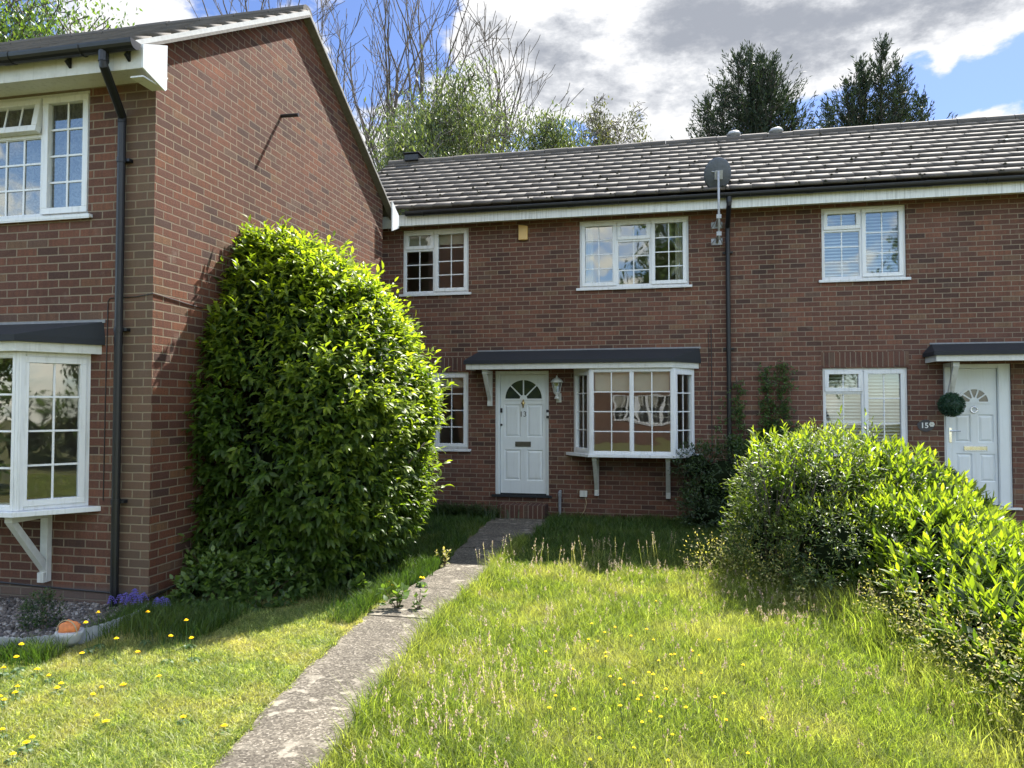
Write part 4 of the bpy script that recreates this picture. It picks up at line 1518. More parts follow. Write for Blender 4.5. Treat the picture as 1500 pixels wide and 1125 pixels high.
pc = onY(1356, 623.5, FY)
HP = thing('house_number_plaque', (pc[0], FY, pc[2]), 'dark slate house number plaque reading 15 with a pale flower', 'sign')
pq = MB()
pq.prism([(pc[0] + .115 * math.cos(q) * (1 + .05 * math.sin(5 * q)), pc[2] + .085 * math.sin(q) * (1 + .05 * math.cos(4 * q))) for q in np.linspace(0, 2 * math.pi, 24, endpoint=False)], FY - .014, FY - .002, 'xz')
pq.build('plate', 'slate_plate', HP)
text_mesh('15', 0.11, Matrix.Translation((pc[0] - .02, FY - .016, pc[2])), 'digits', 'upvc', HP, font_bold=True)
fl_ = MB()
for s in range(6):
    q = s * math.pi / 3
    cxx, czz = pc[0] + .078 + .022 * math.cos(q), pc[2] + .02 + .022 * math.sin(q)
    fl_.prism([(cxx + .017 * math.cos(a), czz + .017 * math.sin(a)) for a in np.linspace(0, 2 * math.pi, 8, endpoint=False)], FY - .018 - .0003 * s, FY - .0145, 'xz')
fl_.build('flower', 'upvc_warm', HP)

# hanging and potted topiary balls


def topiary_ball(c, r, parent, n=2600):
    P = rand_unit(n)
    pos = np.array(c) + P * r * rng.uniform(0.82, 1.0, n)[:, None]
    V, F, k = leaves(pos, unit(P + rand_unit(n) * 0.9), rand_unit(n), rng.uniform(0.018, 0.032, n), leaf_template(0.5, 0.1, 0.1, 1))
    np_obj('foliage', V, F, 'topiary', parent, np.repeat(rng.uniform(0, 0.6, n), k))
    MB().lathe([(r * .86 * math.sin(a), -r * .86 * math.cos(a)) for a in np.linspace(0.05, math.pi - .05, 12)], c, 16).build('core', 'topiary', parent, smooth=True)


tb = onY(1393.5, 593, FY - 0.33)
HT = thing('topiary_ball', (tb[0], tb[1], tb[2]), 'dark green topiary ball hanging from the canopy of door 15', 'topiary ball')
topiary_ball(tuple(tb), 0.165, HT)
MB().tube([(tb[0], tb[1], tb[2] + .16), (tb[0], tb[1], 2.43)], 0.003, 4).build('wire', 'dark_plastic', HT)
tb2 = onY(1383, 700, FY - 0.35)
PT = thing('potted_topiary', (tb2[0], tb2[1], 0), 'clipped dark green ball in a grey pot on the ground left of door 15', 'potted plant')
topiary_ball((tb2[0], tb2[1], 0.72), 0.21, PT, 2400)
MB().lathe([(0.13, 0), (0.19, 0.34), (0.205, 0.35), (0.205, 0.38), (0.18, 0.38)], (tb2[0], tb2[1], 0.03), 18).build('pot', 'pot_grey', PT, smooth=True)
MB().tube([(tb2[0], tb2[1], 0.38), (tb2[0], tb2[1], 0.6)], 0.02, 8).build('stem', 'bark', PT)


# ================================================================ SHRUBS
def lump(p, s, seed):
    """cheap smooth 3D noise in -1..1"""
    a = seed * 1.7
    return (np.sin(p[:, 0] * s + a) * np.cos(p[:, 1] * s * 1.13 + a * 2) + np.sin(p[:, 2] * s * 0.9 + a * 3 + p[:, 0] * s * 0.5)
            + 0.6 * np.sin(p[:, 0] * s * 2.3 + p[:, 2] * s * 2.1 + a) * np.cos(p[:, 1] * s * 1.9)) / 2.6


def ellipsoid_shell(blobs, n, seed=1, depth=0.12, xmin=None, zmin=0.03):
    """points and outward normals over the outside of a union of ellipsoids"""
    b = np.array(blobs, float)                            # cx cy cz rx ry rz
    area = (b[:, 3] * b[:, 4] + b[:, 3] * b[:, 5] + b[:, 4] * b[:, 5])
    which = rng.choice(len(b), n * 3, p=area / area.sum())
    u = rand_unit(n * 3)
    rad = 1 + 0.10 * lump(u * 3 + which[:, None], 2.2, seed) - depth * rng.uniform(0, 1, n * 3) ** 1.6
    P = b[which, :3] + u * b[which, 3:] * rad[:, None]
    N = unit(u / b[which, 3:])
    keep = P[:, 2] > zmin
    if xmin is not None: keep &= P[:, 0] > xmin
    for i in range(len(b)):
        d = (((P - b[i, :3]) / b[i, 3:]) ** 2).sum(1)
        keep &= (d > (1 - depth) ** 2 * 0.92) | (which == i)
    idx = np.nonzero(keep)[0][:n]
    return P[idx], N[idx]


def stems(name, base, tips, parent, mat='bark', r0=0.018):
    mb = MB()
    for tp in tips:
        b = Vector(base) + Vector((random.uniform(-.12, .12), random.uniform(-.12, .12), 0))
        t_ = Vector(tp)
        mid = b.lerp(t_, 0.5) + Vector((random.uniform(-.06, .06), random.uniform(-.06, .06), 0.1))
        mb.tube([b, mid, t_], [r0, r0 * 0.7, r0 * 0.3], 6)
    return mb.build(name, mat, parent, smooth=True)


# the big evergreen against the gable wall
BB = thing('large_bush', (-3.4, 7.2, 0), 'tall glossy green bush growing against the gable wall beside the path', 'bush')
zk = [0.0, 0.30, 0.9, 1.55, 2.1, 2.52, 2.86, 3.12, 3.32, 3.45]
XR = [-3.08, -2.90, -2.78, -2.68, -2.72, -2.88, -3.08, -3.40, -3.74, -3.98]
YFR = [6.42, 6.26, 6.20, 6.22, 6.28, 6.40, 6.55, 6.72, 6.88, 7.02]
YBK = [8.2, 8.4, 8.5, 8.5, 8.5, 8.4, 8.2, 8.0, 7.8, 7.6]
XL = [-4.75, -4.85, -4.9, -4.9, -4.85, -4.8, -4.7, -4.6, -4.5, -4.4]


def bush_shell(n, inset=0.0, dep=0.16, seed=3.0):
    z = rng.uniform(0.05, 3.46, n * 2)
    ph = rng.uniform(0, 2 * math.pi, n * 2)
    xr, yf, yb, xl = (np.interp(z, zk, a) for a in (XR, YFR, YBK, XL))
    cx, cy, rx, ry = (xr + xl) / 2, (yf + yb) / 2, (xr - xl) / 2, (yb - yf) / 2
    c, s = np.cos(ph), np.sin(ph)
    e = 2 / 2.7
    ux, uy = np.sign(c) * np.abs(c) ** e, np.sign(s) * np.abs(s) ** e
    P0 = np.stack([cx + rx * ux, cy + ry * uy, z], 1)
    rad = 1 + 0.085 * lump(P0, 2.7, seed) + 0.075 * lump(P0, 6.3, seed + 2) - dep * rng.uniform(0, 1, n * 2) ** 1.5 - inset
    P = np.stack([cx + rx * ux * rad, cy + ry * uy * rad, z + 0.05 * lump(P0, 5, seed)], 1)
    slope = np.interp(z, [0, 1.5, 2.3, 3.0, 3.5], [-0.25, 0.0, 0.35, 0.9, 1.6])
    N = unit(np.stack([c / np.maximum(rx, .2), s / np.maximum(ry, .2), slope], 1))
    keep = P[:, 0] > GX + 0.04
    i = np.nonzero(keep)[0][:n]
    return P[i], N[i]


P, N = bush_shell(4300)
# top cap
nc = 500
zc_ = rng.uniform(2.9, 3.5, nc)
xr, yf, yb = (np.interp(zc_, zk, a) for a in (XR, YFR, YBK))
Pc = np.stack([GX + 0.08 + (xr - GX - .08) * rng.uniform(0, 1, nc), yf + (yb - yf) * rng.uniform(0, 1, nc), zc_ - 0.02], 1)
P = np.concatenate([P, Pc]); N = np.concatenate([N, np.tile([[0.3, -0.1, 1.0]], (nc, 1))])
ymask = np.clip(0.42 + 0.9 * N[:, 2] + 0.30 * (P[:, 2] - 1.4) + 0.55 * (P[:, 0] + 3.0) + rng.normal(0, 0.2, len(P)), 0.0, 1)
lt = leaf_template(0.42, 0.32, 0.14, 2)
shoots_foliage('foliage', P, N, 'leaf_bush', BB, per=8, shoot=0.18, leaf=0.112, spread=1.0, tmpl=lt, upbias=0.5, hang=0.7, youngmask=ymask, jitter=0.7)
# stray longer shoots that break the outline
P2, N2 = bush_shell(420, -0.03, 0.04, 3.0)
shoots_foliage('stray_shoots', P2, N2 + np.array([0, 0, .5]), 'leaf_bush', BB, per=9, shoot=0.30, leaf=0.105, spread=0.9, tmpl=lt, upbias=0.6, hang=0.4, jitter=0.5,
               youngmask=np.clip(0.5 + 0.6 * N2[:, 2] + 0.4 * (P2[:, 0] + 3.0), 0.1, 1))
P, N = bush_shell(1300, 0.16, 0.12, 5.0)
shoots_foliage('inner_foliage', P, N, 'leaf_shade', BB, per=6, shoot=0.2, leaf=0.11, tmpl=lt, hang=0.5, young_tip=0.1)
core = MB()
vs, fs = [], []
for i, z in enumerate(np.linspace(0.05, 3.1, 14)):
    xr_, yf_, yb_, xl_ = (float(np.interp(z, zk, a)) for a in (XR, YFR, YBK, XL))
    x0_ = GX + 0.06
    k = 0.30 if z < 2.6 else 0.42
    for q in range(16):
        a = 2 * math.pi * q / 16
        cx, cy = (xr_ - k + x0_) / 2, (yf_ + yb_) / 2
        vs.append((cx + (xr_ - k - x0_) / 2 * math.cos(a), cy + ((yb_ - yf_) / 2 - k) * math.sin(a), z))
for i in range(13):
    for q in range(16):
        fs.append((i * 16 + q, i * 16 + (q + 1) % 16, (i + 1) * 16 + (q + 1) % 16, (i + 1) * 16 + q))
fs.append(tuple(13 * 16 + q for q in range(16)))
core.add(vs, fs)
core.build('shade_core', 'core_shade', BB)  # added dark hull that blocks light and keeps the inside dark
stems('stems', (-3.4, 7.3, 0), [(-3.4 + .9 * math.cos(a), 7.3 + .8 * math.sin(a), random.uniform(1.0, 2.4)) for a in np.arange(9) * 0.7], BB, r0=0.03)


def shrub(name, loc, label, blobs, mat, n, per, shoot, leaf, tmpl, up=0.6, hang=0.3, yt=1.0, spread=1.0, inner=True, seed=1, xmin=None, cat='shrub', group=None, stemz=0.6, jitter=0.5, depth=0.16, youngfn=None, r0=0.014, local_stems=False):
    t = thing(name, loc, label, cat, group)
    P, N = ellipsoid_shell(blobs, n, seed, depth, xmin)
    ym = None if youngfn is None else youngfn(P, N)
    shoots_foliage('foliage', P, N, mat, t, per=per, shoot=shoot, leaf=leaf, tmpl=tmpl, upbias=up, hang=hang, young_tip=yt, spread=spread, jitter=jitter, youngmask=ym)
    if inner:
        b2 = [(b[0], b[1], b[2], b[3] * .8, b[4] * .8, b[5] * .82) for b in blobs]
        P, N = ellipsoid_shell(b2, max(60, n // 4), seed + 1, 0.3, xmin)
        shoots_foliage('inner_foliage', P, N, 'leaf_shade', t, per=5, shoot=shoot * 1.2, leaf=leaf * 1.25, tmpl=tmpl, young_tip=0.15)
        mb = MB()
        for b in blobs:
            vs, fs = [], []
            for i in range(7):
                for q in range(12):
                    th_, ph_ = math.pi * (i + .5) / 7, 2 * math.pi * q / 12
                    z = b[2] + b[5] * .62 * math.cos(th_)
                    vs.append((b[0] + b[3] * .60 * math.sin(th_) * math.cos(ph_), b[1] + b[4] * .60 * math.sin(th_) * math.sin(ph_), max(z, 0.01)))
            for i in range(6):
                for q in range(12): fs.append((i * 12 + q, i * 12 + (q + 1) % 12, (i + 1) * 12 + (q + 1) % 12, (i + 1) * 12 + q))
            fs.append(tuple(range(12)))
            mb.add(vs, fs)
        mb.build('shade_core', 'core_shade', t)  # added dark cores blocking light inside the shrub
    if local_stems:
        mb = MB()
        for b in blobs:
            for _ in range(7):
                p0 = Vector((b[0] + random.gauss(0, .06), b[1] + random.gauss(0, .06), 0))
                p1 = Vector((b[0] + random.uniform(-1, 1) * b[3], b[1] + random.uniform(-1, 1) * b[4], b[2] + b[5] * random.uniform(.6, 1.3)))
                mb.tube([p0, p0.lerp(p1, .5) + Vector((0, 0, .03)), p1], [.004, .003, .0015], 4)
        mb.build('stems', 'twig', t)
    else:
        stems('stems', loc, [(b[0] + random.uniform(-.3, .3) * b[3], b[1] + random.uniform(-.3, .3) * b[4], b[2] + b[5] * stemz) for b in blobs for _ in range(3)], t, r0=r0)
    return t


laurel = leaf_template(0.30, 0.16, 0.16, 2)
small = leaf_template(0.48, 0.10, 0.10, 1)
lau_young = lambda P, N: np.clip(0.40 + 0.8 * N[:, 2] + rng.normal(0, 0.3, len(P)), 0.0, 1)
shrub('laurel_hedge', (2.3, 6.3, 0), 'sprawling laurel hedge with long bright yellow-green leaves, right of the long grass',
      [(2.10, 8.15, 0.50, 0.72, 0.75, 0.74), (2.20, 7.2, 0.34, 0.66, 0.75, 0.55), (2.28, 6.35, 0.22, 0.60, 0.70, 0.42), (2.32, 5.5, 0.16, 0.55, 0.70, 0.38), (2.4, 4.7, 0.14, 0.52, 0.60, 0.36),
       (2.7, 7.5, 0.26, 0.55, 0.8, 0.42), (2.8, 9.0, 0.38, 0.55, 0.9, 0.50)],
      'leaf_laurel', 2700, 7, 0.17, 0.125, laurel, up=0.9, hang=-0.05, spread=0.75, seed=4, cat='hedge', youngfn=lau_young, depth=0.2)
shrub('flowering_shrub', (1.45, 8.0, 0), 'round twiggy shrub of small grey-green leaves at the house end of the hedge',
      [(1.35, 8.05, 0.72, 0.68, 0.70, 0.72), (1.75, 8.5, 0.75, 0.6, 0.6, 0.68), (1.05, 7.95, 0.42, 0.45, 0.50, 0.45), (1.55, 7.35, 0.40, 0.55, 0.55, 0.45)],
      'leaf_small', 3000, 8, 0.19, 0.056, laurel, up=0.6, hang=0.1, yt=1.0, seed=9, youngfn=lambda P, N: np.clip(0.2 + N[:, 2] + rng.normal(0, 0.3, len(P)), 0, 1), depth=0.22, jitter=0.8)
# laurel shoots standing out of the shrub
t = thing('laurel_sapling', (0.95, 7.8, 0), 'young laurel with upright bright shoots at the left end of the shrub', 'shrub')
P = np.array([(0.88 + random.uniform(-.18, .25), 7.75 + random.uniform(-.3, .3), random.uniform(0.55, 1.38)) for _ in range(26)] + [(1.5 + random.uniform(-.5, .5), 7.4 + random.uniform(-.2, .3), random.uniform(0.6, 1.15)) for _ in range(60)] + [(1.3 + random.uniform(-.5, .6), 7.75 + random.uniform(-.4, .5), random.uniform(1.05, 1.40)) for _ in range(80)])
shoots_foliage('foliage', P, np.tile([[-.25, -.3, .6]], (len(P), 1)), 'leaf_laurel', t, per=8, shoot=0.20, leaf=0.10, tmpl=laurel, upbias=0.7, hang=0.0, spread=0.8)
stems('stems', (1.0, 7.8, 0), [tuple(p) for p in P[::2]], t, r0=0.012)
# tall single shoots above the hedge
t = thing('hedge_shoots', (2.0, 8.3, 0), 'few tall leafy shoots rising above the hedge in front of the lower window', 'shrub')
tp = [(1.72, 8.3, 1.62), (1.78, 8.2, 1.52), (1.98, 8.35, 1.60), (2.02, 8.3, 1.5), (1.05, 8.2, 1.45), (2.62, 7.6, 1.10), (2.66, 7.5, 1.00), (1.6, 8.3, 1.42)]
shoots_foliage('foliage', np.array(tp) - [0, 0, .14], np.tile([[0, 0, 1.0]], (len(tp), 1)), 'leaf_laurel', t, per=8, shoot=0.24, leaf=0.085, tmpl=laurel, upbias=1.0, hang=-.1, spread=0.9, jitter=0.15)
mb = MB()
for p in tp: mb.tube([(p[0] + random.uniform(-.1, .1), p[1], 0.3), (p[0], p[1], p[2] - .3), (p[0], p[1], p[2])], [0.008, 0.006, 0.003], 5)
mb.tube([(1.0, 8.2, .3), (1.7, 8.3, .3), (2.0, 8.3, .3), (2.65, 7.55, .3)], .01, 5)
mb.build('stems', 'twig', t)
# low pale straggling shrub in front
bl = [(1.66 + 0.04 * i, 6.35 - 0.36 * i, 0.16, 0.17, 0.24, 0.20 + 0.04 * (i % 3)) for i in range(7)]
shrub('straggling_shrub', (1.75, 5.2, 0), 'low straggling shrub of tiny pale yellowish leaves along the lawn edge',
      bl, 'leaf_pale', 700, 7, 0.17, 0.030, small, up=0.7, hang=0.1, seed=12, inner=False, depth=0.5, jitter=0.8, local_stems=True)
shrub('bramble_sprays', (0.75, 7.6, 0), 'arching sprays of pale small leaves and withered flowers spilling onto the lawn',
      [(0.80, 7.75, 0.22, 0.35, 0.35, 0.25), (1.15, 7.2, 0.16, 0.40, 0.35, 0.20), (0.45, 8.0, 0.14, 0.25, 0.25, 0.12)], 'leaf_pale', 360, 8, 0.26, 0.034, small, up=0.35, hang=0.15, seed=15, inner=False, depth=0.5, jitter=0.9, local_stems=True)
# shaded shrub below the bay and the climber behind it
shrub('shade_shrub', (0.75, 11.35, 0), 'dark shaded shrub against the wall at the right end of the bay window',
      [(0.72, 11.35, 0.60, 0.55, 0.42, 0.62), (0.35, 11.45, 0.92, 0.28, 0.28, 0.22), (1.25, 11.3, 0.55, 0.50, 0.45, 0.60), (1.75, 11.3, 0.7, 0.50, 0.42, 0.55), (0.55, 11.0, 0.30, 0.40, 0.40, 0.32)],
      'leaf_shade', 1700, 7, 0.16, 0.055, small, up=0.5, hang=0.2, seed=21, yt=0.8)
IV = thing('wall_climber', (1.4, FY - .05, 1.0), 'green climber growing up the brick wall beside the black downpipe', 'climbing plant')
cl_pts = []
for (x0_, z0_, x1_, z1_, n_, sp_) in ((1.0, 1.1, 0.98, 2.15, 150, 0.06), (1.62, 1.2, 1.66, 2.42, 230, 0.07), (1.40, 1.2, 1.42, 2.40, 200, 0.07), (1.3, 1.1, 1.7, 1.50, 420, 0.25), (0.72, 1.3, 0.75, 1.9, 16, 0.05)):
    for _ in range(n_):
        q = random.random() ** 1.15
        cl_pts.append((x0_ + (x1_ - x0_) * q + random.gauss(0, sp_), FY - 0.015 - abs(random.gauss(0, 0.035)), z0_ + (z1_ - z0_) * q + random.gauss(0, .03)))
P = np.array(cl_pts)
shoots_foliage('foliage', P, np.tile([[0, -1.0, .2]], (len(P), 1)), 'leaf_ivy', IV, per=5, shoot=0.07, leaf=0.05, tmpl=small, upbias=0.0, hang=0.5, jitter=0.4)
mb = MB()
for x, zt_ in ((1.0, 2.25), (1.63, 2.35), (1.44, 2.3)):
    mb.tube([(x + .03 * math.sin(z * 5), FY - .012, z) for z in np.linspace(0, zt_, 9)], 0.006, 5)
mb.build('stems', 'bark', IV)
# low broad-leaved weeds under the big bush, and clump left of the door
shrub('ground_shrub', (-3.95, 5.95, 0), 'low dark leafy undergrowth at the foot of the big bush by the house corner',
      [(-4.02, 6.0, 0.08, 0.28, 0.26, 0.24), (-3.65, 6.1, 0.08, 0.35, 0.22, 0.20), (-4.2, 6.3, 0.15, 0.2, 0.3, 0.3)], 'leaf_broad', 420, 6, 0.14, 0.075, leaf_template(.62, .2, .08, 2), seed=31, yt=0.9, inner=False, local_stems=True)
shrub('garden_plant', (-4.86, 4.98, 0), 'small dark feathery plant in the gravel bed below the left bay', [(-4.86, 4.98, 0.12, 0.11, 0.12, 0.16)], 'leaf_shade', 130, 9, 0.07, 0.03, small, seed=33, inner=False, cat='plant', local_stems=True)


def blade_clump(t, cx, cy, rx, ry, n, h, wd, mat, lean=0.7, z0=0.0):
    """arching strap leaves"""
    V, F = [], []
    for _ in range(n):
        x, y = cx + random.gauss(0, rx), cy + random.gauss(0, ry)
        a = random.uniform(0, 6.28)
        hh = h * random.uniform(.6, 1.2)
        le = lean * random.uniform(.4, 1.3) * hh
        b = len(V)
        for i, q in enumerate((0, .35, .7, 1)):
            zz = hh * (q - 0.45 * q * q * q)
            r_ = le * q * q
            w2 = wd * (1 - q) ** .6 * .5 + .0005
            px_, py_ = x + math.cos(a) * r_, y + math.sin(a) * r_
            V += [(px_ - math.sin(a) * w2, py_ + math.cos(a) * w2, z0 + zz), (px_ + math.sin(a) * w2, py_ - math.cos(a) * w2, z0 + zz)]
        for i in range(3): F.append((b + 2 * i, b + 2 * i + 1, b + 2 * i + 3, b + 2 * i + 2))
    return np_obj('leaves', V, F, mat, t, np.full(len(F), 0.3))


t = thing('daylily_clump', (-3.4, 11.5, 0), 'dark clump of arching strap leaves along the wall left of the doorstep', 'plant')
blade_clump(t, -3.45, 11.5, 0.36, 0.14, 800, 0.34, 0.016, 'leaf_shade', 1.0)


def weed(name, x, y, label, n=9, s=0.09, mat='leaf_broad'):
    t = thing(name, (x, y, 0), label, 'weed')
    P = np.array([(x + random.gauss(0, .05), y + random.gauss(0, .05), random.uniform(.02, .16)) for _ in range(n)])
    shoots_foliage('leaves', P, np.tile([[0, 0, 1.0]], (n, 1)), mat, t, per=5, shoot=.05, leaf=s, tmpl=leaf_template(.7, .15, .06, 2), upbias=.4, hang=.3, spread=1.2)
    mb = MB()
    for p in P: mb.tube([(x, y, 0), tuple(p + [0, 0, .04])], [.004, .002], 4)
    mb.build('stems', 'twig', t)


p = onZ(582, 893); weed('broadleaf_weed', p[0], p[1], 'broad-leaved weed on the path edge by the first joint', 9, .085)
p = onZ(612, 896); weed('broadleaf_weed', p[0], p[1], 'small sprig of weed lying on the path', 5, .06)
p = onZ(655, 828); weed('broadleaf_weed', p[0], p[1] - .1, 'thin pale weed at the left edge of the path by the shade', 8, .05, 'leaf_pale')
p = onZ(545, 875); weed('broadleaf_weed', p[0] - .1, p[1] - .05, 'leafy weed under the right foot of the big bush', 12, .10)

# ================================================================ TREES BEYOND THE HOUSES


def grow(p, d, length, r, level, maxl, segs, out, tips, cfg):
    pts = [p]
    rad = [r]
    n = cfg['n'][level]
    for i in range(n):
        d = (d + Vector((random.gauss(0, cfg['wob']), random.gauss(0, cfg['wob']), random.gauss(0, cfg['wob']) + cfg['up'][level]))).normalized()
        p = p + d * (length / n)
        pts.append(p)
        rad.append(max(r * (1 - 0.75 * (i + 1) / n), cfg['rmin']))
        if level < maxl:
            k = cfg['kids'][level]
            if (i + 1) / n > cfg['start'][level]:
                for _ in range(k if random.random() < cfg.get('prob', 1) else max(0, k - 1)):
                    ax = d.cross(Vector((random.gauss(0, 1), random.gauss(0, 1), random.gauss(0, 1)))).normalized()
                    nd = (Matrix.Rotation(R(random.uniform(*cfg['ang'][level])), 3, ax) @ d).normalized()
                    grow(p, nd, length * random.uniform(*cfg['len'][level]) * (1.1 - 0.5 * (i + 1) / n), rad[-1] * cfg['rk'], level + 1, maxl, segs, out, tips, cfg)
    out.append((pts, rad, level))
    if level >= maxl - 1: tips += [(pts[j], d) for j in range(len(pts) // 2, len(pts))]


def tree_wood(parent, out, mat, lv_split=1):
    mb, mc = MB(), MB()
    for pts, rad, level in out:
        (mb if level < lv_split else mc).tube(pts, rad, 7 if level == 0 else (5 if level == 1 else 3), cap=False)
    mb.build('trunk', mat, parent, smooth=True)
    if mc.v: mc.build('branches', mat, parent, smooth=True)


def bare_tree(x, y, h, label, seed, lean=0.0):
    random.seed(seed)
    t = thing('bare_tree', (x, y, 0), label, 'tree', 'leafless trees behind the roofs')
    out, tips = [], []
    cfg = dict(n=[12, 9, 6, 4, 3], wob=0.07, up=[0.02, 0.10, 0.10, 0.08, 0.05], kids=[2, 1, 1, 2, 0], start=[0.30, 0.15, 0.1, 0.1], ang=[(18, 42), (18, 45), (18, 45), (20, 45)],
               len=[(0.42, 0.62), (0.40, 0.6), (0.42, 0.62), (0.45, 0.7)], rk=0.62, rmin=0.012, prob=0.55)
    grow(Vector((x, y, 0)), Vector((lean, 0, 1)).normalized(), h * 0.82, h * 0.012, 0, 3, None, out, tips, cfg)
    tree_wood(t, out, 'bark', 1)
    return t


def crown_tree(name, x, y, h, label, mat, seed, spread, leafsize, nleaf, cfg, drop=0.0, wood='bark_pale', group='leafy trees behind the roofs', tmpl=None, cluster=0.35, clumps=0, cap=None):
    random.seed(seed)
    t = thing(name, (x, y, 0), label, 'tree', group)
    out, tips = [], []
    grow(Vector((x, y, 0)), Vector((0, 0, 1)), h * spread, h * 0.014, 0, len(cfg['n']) - 1, None, out, tips, cfg)
    if cap:
        out = [o_ for o_ in out if o_[2] == 0 or max(p.z for p in o_[0]) < cap]
        tips = [q for q in tips if q[0].z < cap - 0.2]
    tree_wood(t, out, wood, 1)
    tp = np.array([tuple(a) for a, _ in tips])
    if clumps:
        cen = tp[rng.integers(0, len(tp), clumps)]
        idx = rng.integers(0, clumps, nleaf)
        tp = cen
    else:
        idx = rng.integers(0, len(tp), nleaf)
    pos = tp[idx] + rng.normal(0, cluster, (nleaf, 3)) * np.array([1, 1, 0.7])
    pos[:, 2] -= rng.uniform(0, 1, nleaf) ** 1.5 * drop
    d = unit(rand_unit(nleaf) * 0.7 + np.array([0, 0, -0.9 if drop > 0 else 0.0]))
    V, F, k = leaves(pos, d, rand_unit(nleaf), leafsize * rng.uniform(.6, 1.3, nleaf), tmpl or leaf_template(0.45, 0.1, 0.08, 1))
    np_obj('crown', V, F, mat, t, np.repeat(rng.uniform(0, 1, nleaf) ** 2, k))
    return t


for i, (px, Y, ytop, lab, ln) in enumerate([
        (455, 24, -60, 'tall leafless tree rising directly behind the gable ridge', -.03), (545, 27, -40, 'tall leafless tree second to the right of the gable ridge', .0),
        (600, 25, 10, 'leafless tree spreading to the right above the left end of the far roof', .05), (400, 28, -30, 'leafless tree whose twigs show left of the gable peak', -.05),
        (648, 26, 60, 'smaller leafless tree leaning right, nearest the far roof ridge', .06)]):
    base = onY(px, 300, Y)
    bare_tree(base[0], Y, onY(px, ytop, Y)[2] * 1.0, lab, 100 + i, ln)
wcfg = dict(n=[9, 6, 5, 3], wob=0.13, up=[0.02, 0.10, 0.05, 0.0], kids=[2, 2, 2, 0], start=[0.35, 0.2, 0.1], ang=[(30, 65), (25, 55), (25, 60)], len=[(0.35, 0.5), (0.4, 0.6), (0.4, 0.6)], rk=0.6, rmin=0.012)
for i, (px, Y, ytop, lab) in enumerate([
        (540, 21, 150, 'feathery pale green tree just right of the gable verge'), (598, 23, 150, 'feathery pale green tree above the left part of the far roof'),
        (662, 22, 158, 'pale green tree in the middle of the row over the far roof'), (732, 22, 172, 'rounded pale green tree at the right end of the row over the far roof')]):
    base = onY(px, 300, Y)
    crown_tree('leafy_tree', base[0], Y, onY(px, ytop, Y)[2], lab, 'leaf_willow', 200 + i, 0.80, 0.13, 26000, wcfg, 0.45, clumps=260, cluster=0.34, cap=onY(px, ytop, Y)[2], tmpl=leaf_template(0.3, .1, .1, 1))
b = onY(808, 210, 23)
crown_tree('leafy_tree', b[0], 23, b[2] + .2, 'small round green treetop peeping over the roof left of the birch', 'leaf_willow', 260, 0.92, 0.16, 4000, wcfg, 0.1, cluster=0.25)
bcfg = dict(n=[11, 6, 4, 3], wob=0.09, up=[0.03, 0.02, -0.10, -0.2], kids=[3, 2, 2, 0], start=[0.3, 0.2, 0.1], ang=[(25, 55), (25, 55), (25, 50)], len=[(0.22, 0.34), (0.4, 0.6), (0.45, 0.65)], rk=0.55, rmin=0.01)
b = onY(902, 150, 25)
crown_tree('birch_tree', b[0], 25, b[2] * 1.0, 'weeping birch with thin drooping sprays above the middle of the roof', 'leaf_birch', 300, 0.82, 0.10, 22000, bcfg, 1.5, clumps=260, cluster=0.16, group=None)
b = onY(40, -10, 13)
crown_tree('broadleaf_tree', b[0] - .6, 13.5, b[2] * 1.22, 'green broadleaf tree behind the roof at the top left', 'leaf_broad', 310, 0.78, 0.085, 52000,
           dict(n=[9, 7, 5, 3], wob=0.14, up=[0.02, 0.05, 0.03, 0.0], kids=[3, 2, 2, 0], start=[0.25, 0.2, 0.1], ang=[(35, 70), (25, 55), (25, 60)], len=[(0.38, 0.55), (0.4, 0.6), (0.4, 0.6)], rk=0.6, rmin=0.012), 0.15, group=None, cluster=0.30, clumps=420)


